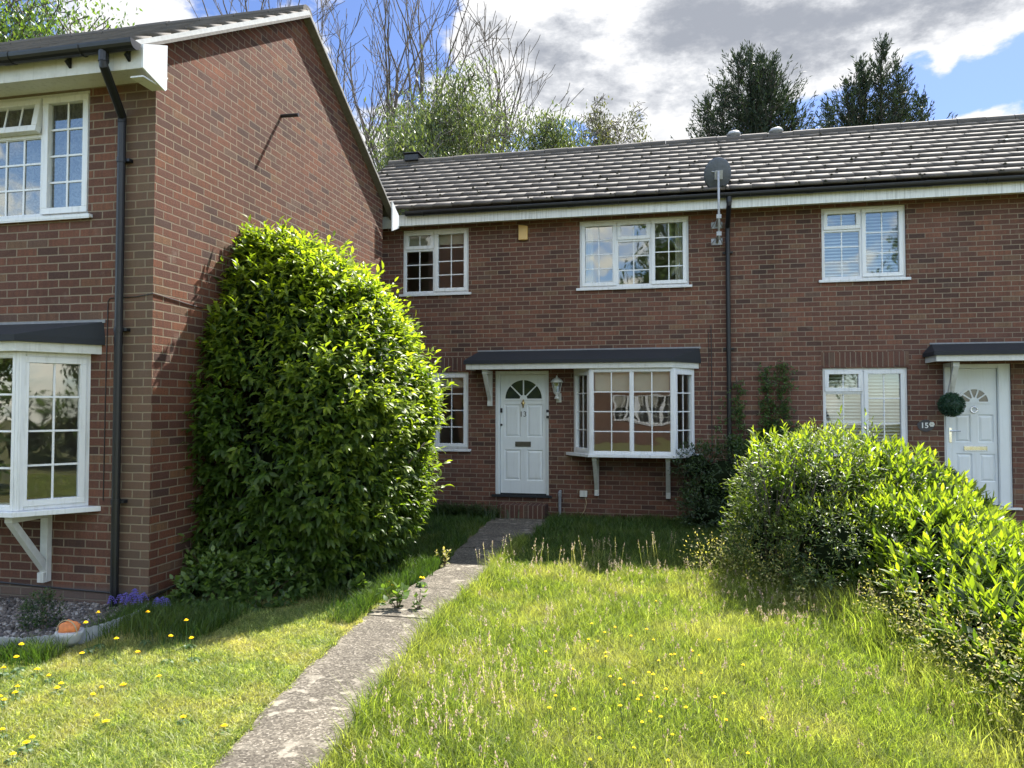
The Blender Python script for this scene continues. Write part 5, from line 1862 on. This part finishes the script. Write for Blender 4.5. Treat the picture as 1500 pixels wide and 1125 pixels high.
def conifer(px, Y, tops, label, seed):
    """dark cypress with several leaders and upswept feathery sprays. tops: (px, py) of each leader"""
    random.seed(seed)
    r2 = np.random.default_rng(seed)
    base = onY(px, 300, Y)
    t = thing('conifer_tree', (base[0], Y, 0), label, 'tree', 'dark conifers behind the roof')
    wood = MB()
    P, D, S = [], [], []
    for (lx, ly, wid) in tops:
        tp_ = onY(lx, ly, Y)
        y_off = random.uniform(-.9, .9)
        b_ = Vector((base[0] + (tp_[0] - base[0]) * 0.35, Y + y_off * .3, 0))
        top = Vector((tp_[0], Y + y_off, tp_[2]))
        wood.tube([b_, b_.lerp(top, .5) + Vector((0, 0, .2)), top], [0.20, 0.11, 0.012], 7, cap=False)
        H_ = top.z
        nb = int(H_ * 15)
        for k in range(nb):
            q = 1 - (k / nb) ** 1.0 * 0.86
            z_frac = q
            o = b_.lerp(top, z_frac)
            ln_ = wid * 2.7 * (1 - z_frac) ** 0.70 * random.uniform(.65, 1.25) + 0.16
            a = random.uniform(0, 6.28)
            el_ = R(random.uniform(18, 42)) + max(0, z_frac - .82) * 3.0
            d = Vector((math.cos(a) * math.cos(el_), math.sin(a) * math.cos(el_), math.sin(el_)))
            end = o + d * ln_
            end2 = end + Vector((d.x * .45, d.y * .45, .6)) * (ln_ * .45 + .10)
            if ln_ > .5: wood.tube([o, o.lerp(end, .5), end], [0.02, 0.014, 0.006], 3, cap=False)
            ns = int(18 + 42 * ln_)
            for s in range(ns):
                f_ = (s + 1) / ns
                c = o.lerp(end, f_) if f_ < .8 else end.lerp(end2, (f_ - .8) / .2)
                wd_ = (.03 + .08 * ln_) * (1.15 - f_)
                P.append((c.x + random.gauss(0, wd_), c.y + random.gauss(0, wd_), c.z + random.gauss(0, .04) - wd_ * .5))
                D.append((d.x + random.gauss(0, .4), d.y + random.gauss(0, .4), d.z + random.gauss(0.25, .35)))
    wood.build('trunk', 'bark', t, smooth=True)
    P, D = np.array(P), np.array(D)
    V, F, k = leaves(P, D, rand_unit(len(P)), 0.14 * rng.uniform(.5, 1.4, len(P)), leaf_template(0.24, 0.05, 0.05, 1))
    np_obj('crown', V, F, 'leaf_conifer', t, np.repeat(rng.uniform(0, 1, len(P)) ** 2, k))


conifer(1092, 28, [(1080, 88, 1.5), (1098, 82, 1.4), (1058, 118, 1.4), (1112, 98, 1.5), (1128, 108, 1.5), (1150, 128, 1.5), (1165, 150, 1.2), (1035, 150, 1.2), (1100, 130, 1.8)],
        'broad dark conifer with many tips right of the satellite dish', 41)
conifer(1285, 28, [(1281, 82, 1.1), (1252, 108, 1.3), (1310, 100, 0.9), (1330, 118, 1.0), (1232, 138, 1.3), (1265, 120, 1.4), (1350, 148, 1.1), (1215, 152, 1.0), (1300, 150, 1.5)],
        'dark conifer with ragged open tips furthest right', 57)
random.seed(99)

# ================================================================ LAWNS


def blades(name, pts, h, wd, mat, lean=0.5, kind='stuff', label=None, droop=1.0):
    """pts (n,2); each blade two segments and a tip"""
    n = len(pts)
    a = rng.uniform(0, 2 * math.pi, n)
    f = rng.uniform(0, 2 * math.pi, n)
    p3 = np.stack([pts[:, 0] * 1.6, pts[:, 1] * 1.6, pts[:, 0] * 0.7 + pts[:, 1]], 1)
    hh = h * rng.uniform(0.40, 1.2, n) * (0.95 + 0.35 * lump(p3, 2.1, 2.0) + 0.22 * lump(p3, 5.7, 4.0))
    le = lean * hh * rng.uniform(0.2, 1.2, n)
    dx_, dy_ = np.cos(a), np.sin(a)
    wx, wy = np.cos(f) * wd / 2, np.sin(f) * wd / 2
    x, y = pts[:, 0], pts[:, 1]
    V = np.zeros((n, 5, 3))
    V[:, 0] = np.stack([x - wx, y - wy, 0 * x], 1); V[:, 1] = np.stack([x + wx, y + wy, 0 * x], 1)
    q = 0.55
    mx, my = x + dx_ * le * q * q, y + dy_ * le * q * q
    V[:, 2] = np.stack([mx + wx * .8, my + wy * .8, hh * q], 1); V[:, 3] = np.stack([mx - wx * .8, my - wy * .8, hh * q], 1)
    V[:, 4] = np.stack([x + dx_ * le, y + dy_ * le, hh * (1 - 0.25 * droop * rng.uniform(0, 1, n))], 1)
    k = np.arange(n)[:, None] * 5
    F = np.concatenate([k + np.array([[0, 1, 2]]), k + np.array([[0, 2, 3]]), k + np.array([[3, 2, 4]])], 1).reshape(-1, 3)
    o = np_obj(name, V.reshape(-1, 3), F, mat)
    return tag(o, kind=kind)


def scatter(n, x0, x1, y0, y1, test, yexp=1.0):
    """more points near the camera"""
    u = rng.uniform(0, 1, n)
    y = y0 + (y1 - y0) * u ** yexp
    x = rng.uniform(x0, x1, n)
    keep = test(x, y)
    return np.stack([x, y], 1)[keep]


def in_view(x, y, pad=0.35):
    u = x * _RT[0] + y * _RT[1]
    d = x * _F0[0] + y * _F0[1]
    return (d > 2.6) & (np.abs(u) < d * 0.70 + pad)


def px_edge(y): return np.interp(y, Yr, Xr)
def pl_edge(y): return np.interp(y, Yl, Xl)


def wob(y, s=1.0): return 0.03 * np.sin(y * 7 * s) + 0.025 * np.sin(y * 17 * s + 1)


long_area = lambda x, y: (x > px_edge(y) + wob(y)) & in_view(x, y) & (x < 3.3) & (y < 11.85)
pts = scatter(480000, -2.1, 3.3, 2.6, 9.0, long_area, 1.5)
blades('grass', pts[:165000], 0.105, 0.0046, 'grass_long', 0.95)
blades('grass', pts[165000:250000], 0.055, 0.0042, 'grass_long', 1.4)
pts = scatter(64000, -2.2, 3.3, 7.0, 11.9, long_area)
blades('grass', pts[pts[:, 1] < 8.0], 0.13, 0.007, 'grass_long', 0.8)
blades('grass', pts[pts[:, 1] >= 8.0], 0.13, 0.007, 'grass_rank_and_shade', 0.8)  # darker grass colour puts the house's shade into this strip
left_area = lambda x, y: (x < pl_edge(y) + wob(y, 1.3)) & in_view(x, y) & ~((x < -4.27) & (y > 4.48)) & (y < 6.6) & ((x > -4.4) | (y < 5.6))
pts = scatter(460000, -6.2, -1.9, 2.4, 6.6, left_area, 1.2)
blades('grass', pts[:120000], 0.052, 0.0050, 'grass_mown', 1.0)
blades('clover', pts[120000:230000], 0.030, 0.0120, 'grass_mown', 1.5)
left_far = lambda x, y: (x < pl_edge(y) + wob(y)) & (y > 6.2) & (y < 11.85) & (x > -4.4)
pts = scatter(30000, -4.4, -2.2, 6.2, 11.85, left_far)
blades('grass', pts, 0.12, 0.008, 'grass_rank_and_shade', 0.7)
# long rank grass: foot of the near house, edges of the path, foot of the hedge
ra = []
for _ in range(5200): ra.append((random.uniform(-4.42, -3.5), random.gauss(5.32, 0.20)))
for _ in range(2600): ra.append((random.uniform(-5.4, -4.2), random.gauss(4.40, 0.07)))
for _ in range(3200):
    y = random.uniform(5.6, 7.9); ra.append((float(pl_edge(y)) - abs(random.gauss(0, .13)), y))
blades('grass', np.array(ra), 0.17, 0.006, 'grass_rank_and_shade', 0.6)
ra = []
for _ in range(6000):
    y = random.uniform(2.7, 6.2); ra.append((float(pl_edge(y)) + random.gauss(-.03, .022), y))
blades('grass', np.array(ra), 0.05, 0.006, 'grass_mown', 1.6)
ra = []
for _ in range(9000):
    y = random.uniform(3.6, 8.6)
    xe = np.interp(y, [3.6, 4.4, 5.3, 6.8, 7.8, 8.6], [1.9, 1.8, 1.65, 1.45, 0.9, 0.7])
    ra.append((xe + random.gauss(0, .13), y))
blades('grass', np.array(ra), 0.26, 0.006, 'grass_long', 0.55)
ra = []
for _ in range(5000):
    y = random.uniform(2.9, 9.5); ra.append((float(px_edge(y)) + abs(random.gauss(0, .07)) - .02, y))
blades('grass', np.array(ra), 0.19, 0.006, 'grass_long', 0.8)


# the same lawns carry on beyond the edges of the view
def outside(x, y):
    house = ((y > 11.8) | ((x < -4.3) & (y > 4.4)) | ((x > 1.7) & (x < 3.3) & (y > 4)) | ((x > 3.7) & (x < 5.0) & (y > 2)))
    on_path = (x > pl_edge(y)) & (x < px_edge(y)) & (y > 1.0)
    return ~in_view(x, y, 0.2) & ~house & ~on_path


def more(x, y): return ~((y > 11.8) | ((x < 3.4)) | ((x > 3.7) & (x < 5.0) & (y > 2))) & in_view(x, y, 0.2)


pts = np.concatenate([scatter(130000, -9.5, 8.5, -4, 11.8, outside), scatter(20000, 3.4, 8.5, 2, 11.8, more)])
blades('grass', pts, 0.085, 0.011, 'grass_long', 1.0)


def seed_stalks(pts, h, mat_stem='grass_mown', mat_head='seed_head'):
    V, F, V2, F2 = [], [], [], []
    for x, y in pts:
        hh = h * random.uniform(.7, 1.25)
        a = random.uniform(0, 6.28)
        lx, ly_ = math.cos(a) * hh * .18, math.sin(a) * hh * .18
        w_ = .0012
        b = len(V)
        V += [(x - w_, y, 0), (x + w_, y, 0), (x + lx + w_, y + ly_, hh), (x + lx - w_, y + ly_, hh)]
        F.append((b, b + 1, b + 2, b + 3))
        for s in range(random.randint(9, 16)):
            q = random.uniform(.72, 1.05)
            sp = 0.018 * (1.08 - q) * 4
            cx, cy, cz = x + lx * q + random.gauss(0, sp * .4), y + ly_ * q + random.gauss(0, sp * .4), hh * q
            e = random.uniform(.002, .0045)
            b = len(V2)
            V2 += [(cx - e, cy, cz), (cx, cy - e, cz), (cx + e, cy, cz), (cx, cy, cz + e * 3)]
            F2 += [(b, b + 1, b + 3), (b + 1, b + 2, b + 3), (b + 2, b, b + 3)]
    tag(np_obj('grass_stalks', V, F, mat_stem), kind='stuff')
    tag(np_obj('grass_seed_heads', V2, F2, mat_head), kind='stuff')


sp_ = []
for _ in range(700):
    c = random.choice([(0.2, 6.5, .9, 1.3), (-0.9, 4.6, .35, .8), (0.3, 4.6, .7, .7), (-1.2, 4.0, .25, .5), (1.0, 6.6, .3, .6), (-1.2, 7.6, .7, .5), (0.0, 7.8, 1.0, .25), (-.3, 5.6, 1.2, 1.5)])
    x, y = random.gauss(c[0], c[2]), random.gauss(c[1], c[3])
    if y > 3.0 and x > float(px_edge(y)) + .03 and x < 1.7 and y < 8.3: sp_.append((x, y))
seed_stalks(sp_, 0.155)
sp_ = [(random.gauss(c[0], .12), random.gauss(c[1], .1)) for c in [onZ(875, 835), onZ(960, 838), onZ(980, 830), onZ(905, 840), onZ(850, 838), onZ(800, 838), onZ(745, 840), onZ(1290, 925), onZ(1330, 935), onZ(720, 860)] for _ in range(6)]
seed_stalks(sp_, 0.33)

# dandelions and buttercups, one by one
def flower_proto(name, label, group, r, h, dome):
    t = thing(name, (0, 0, 0), label, 'flower', group)
    mb = MB()
    for ring, (rr_, zz, tilt) in enumerate(((1.0, 0.0, .12), (0.7, .12, .4), (0.4, .2, .8))):
        n = 12 - 3 * ring
        for s in range(n):
            a = 2 * math.pi * s / n + ring * .3
            c_, s_ = math.cos(a), math.sin(a)
            w_ = r * .22
            mb.add([(0, 0, zz * r), (c_ * r * rr_ * .6 - s_ * w_, s_ * r * rr_ * .6 + c_ * w_, zz * r + tilt * r * .3), (c_ * r * rr_, s_ * r * rr_, zz * r + tilt * r * .4),
                    (c_ * r * rr_ * .6 + s_ * w_, s_ * r * rr_ * .6 - c_ * w_, zz * r + tilt * r * .3)], [(0, 1, 2, 3)])
    hd_ = mb.build('flower_head', 'petal_yellow', t, local=True)
    hd_.location = (0, 0, h)
    st_ = MB()
    st_.tube([(0.012, 0, 0), (0.004, 0.003, h * .5), (0, 0, h)], [.0022, .0018, .0018], 5)
    st_.build('stem', 'leaf_flower_stalk', t, local=True)
    if r > 0.015:
        rs = MB()
        for k in range(7):
            a = k * 0.9 + random.uniform(-.2, .2)
            L_ = random.uniform(.05, .085)
            ca, sa = math.cos(a), math.sin(a)
            prev = None
            for i in range(5):
                q = i / 4
                w_ = (.004 + .010 * math.sin(math.pi * min(1, q * 1.1)) * (1 if i % 2 else .6))
                cur = [(ca * L_ * q - sa * w_, sa * L_ * q + ca * w_, .008 + .03 * math.sin(math.pi * q)), (ca * L_ * q + sa * w_, sa * L_ * q - ca * w_, .008 + .03 * math.sin(math.pi * q))]
                if prev: rs.add([prev[0], prev[1], cur[1], cur[0]], [(0, 1, 2, 3)])
                prev = cur
        rs.build('leaf_rosette', 'leaf_flower_stalk', t, local=True)
    return t


def copy_tree(o, parent=None):
    c = o.copy()
    col.objects.link(c)
    c.parent = parent
    for ch in o.children: copy_tree(ch, c)
    return c


HR = 0.13
right_f = [(837, 150), (467, 283), (595, 302), (787, 315), (447, 375), (820, 377), (545, 450), (545, 470), (925, 460), (950, 462), (1045, 440), (850, 498), (1357, 520), (800, 568), (825, 578),
           (572, 592), (635, 602), (1117, 572), (260, 702), (220, 772), (358, 778), (805, 795), (1190, 705), (1235, 692), (1018, 768), (717, 1010), (912, 1080), (468, 1078), (650, 640), (700, 627),
           (760, 698), (900, 662), (1452, 832), (1250, 845), (640, 760), (345, 547), (205, 443), (1205, 375), (695, 355), (540, 330), (500, 385), (1000, 550), (1090, 470), (730, 725), (850, 712), (880, 828), (760, 855), (510, 945), (935, 935), (1380, 1040)]
left_f = [(580, 220, .28), (520, 270, .24), (855, 213, .26), (1102, 262, .22), (672, 370, .18), (980, 355, .2), (1130, 360, .18), (110, 400, .2), (95, 470, .16), (475, 452, .12), (803, 445, .05),
          (18, 540, .07), (288, 583, .06), (355, 630, .06), (330, 655, .06), (100, 650, .06), (93, 683, .06), (12, 705, .07), (18, 728, .06), (537, 692, .06), (720, 638, .06), (932, 587, .05), (597, 650, .05),
          (570, 818, .05), (620, 852, .05), (1068, 826, .05), (1310, 878, .05), (153, 975, .06), (185, 945, .06), (70, 1042, .06), (10, 900, .06), (215, 548, .06)]
path_f = [(768, 35), (792, 55), (768, 55), (960, 12), (975, 15)]
pr_ = None
group_f = 'yellow flowers dotted over the lawns'
pr_ = flower_proto('buttercup', 'small yellow flower in the long grass right of the path', 'yellow flowers in the long grass', 0.0115, HR, 0)
first = True
for (a, b) in right_f:
    q = onZ(750 + a / 3.99, 843 + b / 3.99, HR)
    o = pr_ if first else copy_tree(pr_)
    first = False
    o.location = (q[0], q[1], 0)
    o.rotation_euler = (random.uniform(-.08, .08), random.uniform(-.08, .08), random.uniform(0, 6))
    s = random.uniform(.75, 1.2)
    o.scale = (s, s, 1.0)
pl_ = flower_proto('dandelion', 'yellow dandelion on the mown lawn left of the path', 'yellow dandelions on the mown lawn', 0.019, 0.07, 0)
ps_ = flower_proto('dandelion', 'tall-stalked yellow dandelion standing in the shade of the near house', 'tall dandelions in the shade of the near house', 0.019, 0.20, 0)
f1 = f2 = True
for (a, b, h) in left_f:
    q = onZ(a / 3.99, 843 + b / 3.99, h + .0)
    if h > .1:
        o = ps_ if f1 else copy_tree(ps_); f1 = False
        o.scale = (1.0, 1.0, h / 0.20)
    else:
        o = pl_ if f2 else copy_tree(pl_); f2 = False
        o.scale = (random.uniform(.8, 1.2),) * 2 + (h / 0.07,)
    o.location = (q[0], q[1], 0)
    o.rotation_euler = (random.uniform(-.1, .1), random.uniform(-.1, .1), random.uniform(0, 6))
for (a, b) in path_f:
    q = onZ(375 + a / 3.99, 843 + b / 3.99, .10)
    o = copy_tree(pl_)
    o['label'] = 'yellow dandelion at the path edge by the foot of the big bush'
    o['group'] = 'dandelions at the foot of the big bush'
    o.location = (q[0], q[1], 0)
    o.scale = (1, 1, .10 / .07)

# bluebells by the downpipe
bbp = thing('bluebell', (0, 0, 0), 'violet-blue bluebell spike by the foot of the near downpipe', 'flower', 'bluebells at the corner of the near house')
mb = MB()
for s in range(12):
    q = s / 12
    a = s * 2.1
    x, y, z = .035 * math.cos(a) * (1.1 - q), .035 * math.sin(a) * (1.1 - q), .19 + .11 * q
    for k in range(5):
        b_ = 2 * math.pi * k / 5
        mb.add([(x, y, z), (x + .012 * math.cos(b_), y + .012 * math.sin(b_), z - .010), (x + .020 * math.cos(b_ + .4), y + .020 * math.sin(b_ + .4), z - .022), (x + .012 * math.cos(b_ + 1), y + .012 * math.sin(b_ + 1), z - .010)], [(0, 1, 2, 3)])
mb.build('bells', 'petal_blue', bbp, local=True)
mb = MB()
mb.tube([(0, 0, 0), (0.006, 0, .15), (0, 0, .31)], [.003, .003, .0015], 5)
mb.build('stem', 'leaf_flower_stalk', bbp, local=True)
mb = MB()
for s in range(7):
    a = s * .9
    hh = random.uniform(.14, .24)
    pts_ = [(math.cos(a) * q * q * .10, math.sin(a) * q * q * .10, hh * (q - .3 * q ** 3)) for q in (0, .4, .75, 1)]
    for i in range(3):
        w0, w1_ = .006 * (1 - i / 3.2), .006 * (1 - (i + 1) / 3.2)
        p0, p1 = pts_[i], pts_[i + 1]
        mb.add([(p0[0] - math.sin(a) * w0, p0[1] + math.cos(a) * w0, p0[2]), (p0[0] + math.sin(a) * w0, p0[1] - math.cos(a) * w0, p0[2]),
                (p1[0] + math.sin(a) * w1_, p1[1] - math.cos(a) * w1_, p1[2]), (p1[0] - math.sin(a) * w1_, p1[1] + math.cos(a) * w1_, p1[2])], [(0, 1, 2, 3)])
mb.build('leaves', 'leaf_flower_stalk', bbp, local=True)
spots = [(200, 862, .29), (206, 872, .28), (190, 876, .27), (212, 868, .3), (196, 868, .29), (235, 878, .27), (240, 888, .25), (232, 890, .25), (165, 880, .26), (178, 884, .24), (246, 880, .26), (186, 868, .28)]
for i, (px, py, h) in enumerate(spots):
    q = onY(px, py, 5.56 - .03 * (i % 3))
    o = bbp if i == 0 else copy_tree(bbp)
    k = h / .28
    o.location = (q[0], q[1] - .02, max(0, q[2] - .28 * k) * 0)
    o.scale = (k, k, max(.6, q[2] / .28))
    o.rotation_euler = (0, 0, random.uniform(0, 6))

# gravel bed with its fluted edging, and the ornament
gv = []
V, F = [], []
cube = [(-1, -1, -1), (1, -1, -1), (1, 1, -1), (-1, 1, -1), (-1, -1, 1), (1, -1, 1), (1, 1, 1), (-1, 1, 1)]
cf = [(0, 3, 2, 1), (4, 5, 6, 7), (0, 1, 5, 4), (1, 2, 6, 5), (2, 3, 7, 6), (3, 0, 4, 7)]
for _ in range(5200):
    x, y = random.uniform(-6.6, -4.48), random.uniform(4.56, 5.64)
    if y < 4.56 + max(0, x + 4.7) * .9: continue
    s = random.uniform(.008, .018)
    rot = Matrix.Rotation(random.uniform(0, 3), 3, Vector((random.random(), random.random(), random.random())).normalized())
    b = len(V)
    for c in cube:
        v = rot @ Vector((c[0] * s * random.uniform(.6, 1.2), c[1] * s * random.uniform(.6, 1.1), c[2] * s * .6))
        V.append((x + v.x, y + v.y, .035 + random.uniform(0, .01) + v.z))
    F += [tuple(b + i for i in f) for f in cf]
tag(np_obj('gravel', V, F, 'pebble'), kind='stuff')
ge = MB()
ge.prism([(-6.7, 4.54), (-4.62, 4.54), (-4.42, 4.68), (-4.34, 5.0), (-4.34, 5.3), (-4.445, 5.645), (-6.7, 5.645)], 0.004, 0.03)
tag(ge.build('flower_bed', 'stone_grey'), kind='structure')
ED = thing('lawn_edging', (-5.2, 4.84, 0), 'fluted pale plastic edging strip round the gravel bed', 'edging')
e_pts = [(-6.7, 4.52), (-5.6, 4.53), (-5.0, 4.50), (-4.58, 4.52), (-4.38, 4.66), (-4.28, 4.95), (-4.27, 5.3), (-4.36, 5.55)]
ex = np.array([p[0] for p in e_pts]); ey = np.array([p[1] for p in e_pts])
cum = np.concatenate([[0], np.cumsum(np.hypot(np.diff(ex), np.diff(ey)))])
vs, fs = [], []
ne = 260
for i in range(ne + 1):
    s = cum[-1] * i / ne
    x, y = float(np.interp(s, cum, ex)), float(np.interp(s, cum, ey))
    f_ = .006 * math.sin(s * 110)
    ht = .105 + .008 * abs(math.sin(s * 55))
    vs += [(x, y - .004 + f_, 0), (x, y - .004 + f_, ht), (x + .004, y + .006 + f_, ht), (x + .004, y + .006 + f_, 0)]
for i in range(ne):
    for q in range(3): fs.append((4 * i + q, 4 * i + 4 + q, 4 * i + 5 + q, 4 * i + 1 + q))
MB().add(vs, fs).build('strip', 'white_edging', ED)
ox_ = onZ(102, 943, .03)
GO = thing('garden_ornament', (ox_[0], ox_[1], 0.03), 'orange clay ornament in a white basket at the edge of the gravel bed', 'garden ornament')
ox0, oy0 = ox_[0], ox_[1]
MB().lathe([(.060, 0), (.080, .03), (.092, .07), (.097, .095), (.085, .095)], (ox0, oy0, .03), 16).build('basket', 'pot_grey', GO, smooth=True)
cr = MB()
vs, fs = [], []
for i in range(9):
    for s in range(16):
        th_, ph_ = math.pi * i / 8, 2 * math.pi * s / 16
        rr_ = .070 * (1 + .13 * math.sin(3 * ph_ + th_) + .10 * math.cos(5 * th_ + 2 * ph_))
        vs.append((ox0 - .005 + rr_ * 1.1 * math.sin(th_) * math.cos(ph_), oy0 + rr_ * .85 * math.sin(th_) * math.sin(ph_), .145 + rr_ * .75 * math.cos(th_)))
for i in range(8):
    for s in range(16): fs.append((i * 16 + s, i * 16 + (s + 1) % 16, (i + 1) * 16 + (s + 1) % 16, (i + 1) * 16 + s))
cr.add(vs, fs)
cr.build('clay_top', 'terracotta', GO, smooth=True)
MB().tube([(ox0 + .09 * math.cos(a), oy0 - .03, .11 + .10 * math.sin(a)) for a in np.linspace(0, math.pi, 12)], .004, 5).build('hoop', 'straw', GO)

# ================================================================ THE OTHER SIDE OF THE CLOSE (mirrored in the window panes)
HO = thing('opposite_house', (-1.0, -16, 0), 'brick house across the close, seen only as a reflection in the bay window', 'house', 'brick terraced houses of the close')
mb = MB()
mb.M = Matrix.Translation((-1.5, -15, 0)) @ Matrix.Rotation(math.pi, 4, 'Z')
wall_panel(mb, -7, 7, -.2, 5.0, [(-1.6, 1.4, 1.0, 2.3), (-5, -3.6, 1.0, 2.3), (3.2, 4.4, 3.6, 4.8), (-1.4, 1.0, 3.6, 4.8), (-5, -3.8, 3.6, 4.8)], 0, .3)
mb.add([(-7, 0, -.2), (-7, 6, -.2), (-7, 6, 5), (-7, 3, 6.8), (-7, 0, 5)], [(0, 1, 2, 3, 4)])
mb.add([(7, 0, -.2), (7, 6, -.2), (7, 6, 5), (7, 3, 6.8), (7, 0, 5)], [(0, 1, 2, 3, 4)])
mb.add([(-7, 6, -.2), (7, 6, -.2), (7, 6, 5), (-7, 6, 5)], [(0, 1, 2, 3)])
mb.build('wall', 'brick_front', HO)
Mo = mb.M
rf = MB(Mo)
rf.add([(-7.2, -.35, 4.9), (7.2, -.35, 4.9), (7.2, 3, 6.9), (-7.2, 3, 6.9)], [(0, 1, 2, 3)])
rf.add([(-7.2, 6.35, 4.9), (7.2, 6.35, 4.9), (7.2, 3, 6.9), (-7.2, 3, 6.9)], [(0, 1, 2, 3)])
rf.build('roof', 'roof_tile', HO)
for (x, w_, z, h_) in ((-1.6, 3.0, 1.0, 1.3), (-5, 1.4, 1.0, 1.3), (3.2, 1.2, 3.6, 1.2), (-1.4, 2.4, 3.6, 1.2), (-5, 1.2, 3.6, 1.2)):
    k = max(2, round(w_ / .6))
    window(HO, Mo @ Matrix.Translation((x, 0, z)), w_, h_, [(w_ * i / k, w_ * (i + 1) / k, 0, h_, 2, 3, 'sash', 0) for i in range(k)])
dk = MB(Mo)
dk.box(-6.9, 6.9, 1.5, 1.6, 0, 5)
dk.build('interior_walls', 'plaster', HO)
ocfg = dict(n=[9, 6, 5, 3], wob=0.13, up=[0.02, 0.06, 0.03, 0.0], kids=[3, 2, 2, 0], start=[0.3, 0.2, 0.1], ang=[(30, 65), (25, 55), (25, 60)], len=[(0.35, 0.5), (0.4, 0.6), (0.4, 0.6)], rk=0.6, rmin=0.012)
crown_tree('street_tree', 1.6, -21.5, 17, 'tall leafy tree behind the house across the close, mirrored in the upstairs panes', 'leaf_broad', 400, 0.72, 0.36, 12000, ocfg, 0.2, group='trees across the close', cluster=0.4)
crown_tree('street_tree', -9.5, -13, 9, 'leafy tree by the house across the close, mirrored in the near windows', 'leaf_broad', 401, 0.72, 0.30, 6000, ocfg, 0.2, group='trees across the close', cluster=0.4)

tree_src = [o for o in bpy.data.objects if o.name.startswith('street_tree') and o.parent is None]
for i, (x, y, k, lab) in enumerate([(11.5, -11, 0.7, 'leafy tree to the right across the close, behind the viewer'), (17, -2, 0.8, 'leafy tree by the road end, far to the right behind the viewer'),
                                    (-12, -24, 0.8, 'leafy tree behind the left end of the house across the close'), (9, -22, 1.0, 'tall tree behind the right end of the house across the close')]):
    o = copy_tree(tree_src[i % 2])
    o.location = (x, y, 0)
    o.scale = (k, k, k)
    o['label'] = lab

for i, (x, y, k, lab) in enumerate([(14, 2.5, 0.75, 'leafy tree far to the right of the hedge, outside the picture'), (-13, -5, 0.8, 'leafy tree to the left across the close, mirrored in the near bay')]):
    o = copy_tree(tree_src[1])
    o.location = (x, y, 0)
    o.scale = (k, k, k)
    o['label'] = lab
bigleaf = leaf_template(.5, .1, .1, 1)
shrub('garden_hedge', (11.5, -1, 0), 'tall garden hedge to the right behind the viewer, mirrored in the near bay window',
      [(11.5, -3.5, 1.0, 1.0, 1.6, 1.1), (11.6, -1.0, 1.0, 1.0, 1.7, 1.25), (11.4, 1.6, 1.0, 1.0, 1.6, 1.1)], 'leaf_broad', 900, 6, 0.25, 0.17, bigleaf, seed=51, cat='hedge')
shrub('garden_hedge', (-11, -4, 0), 'tall garden hedge to the left behind the viewer, mirrored in the near bay window',
      [(-13, -3.0, 1.0, 1.6, 1.2, 1.2), (-10.5, -4.5, 1.0, 1.7, 1.1, 1.15), (-8, -6, 1.0, 1.6, 1.1, 1.1)], 'leaf_broad', 900, 6, 0.25, 0.17, bigleaf, seed=53, cat='hedge')
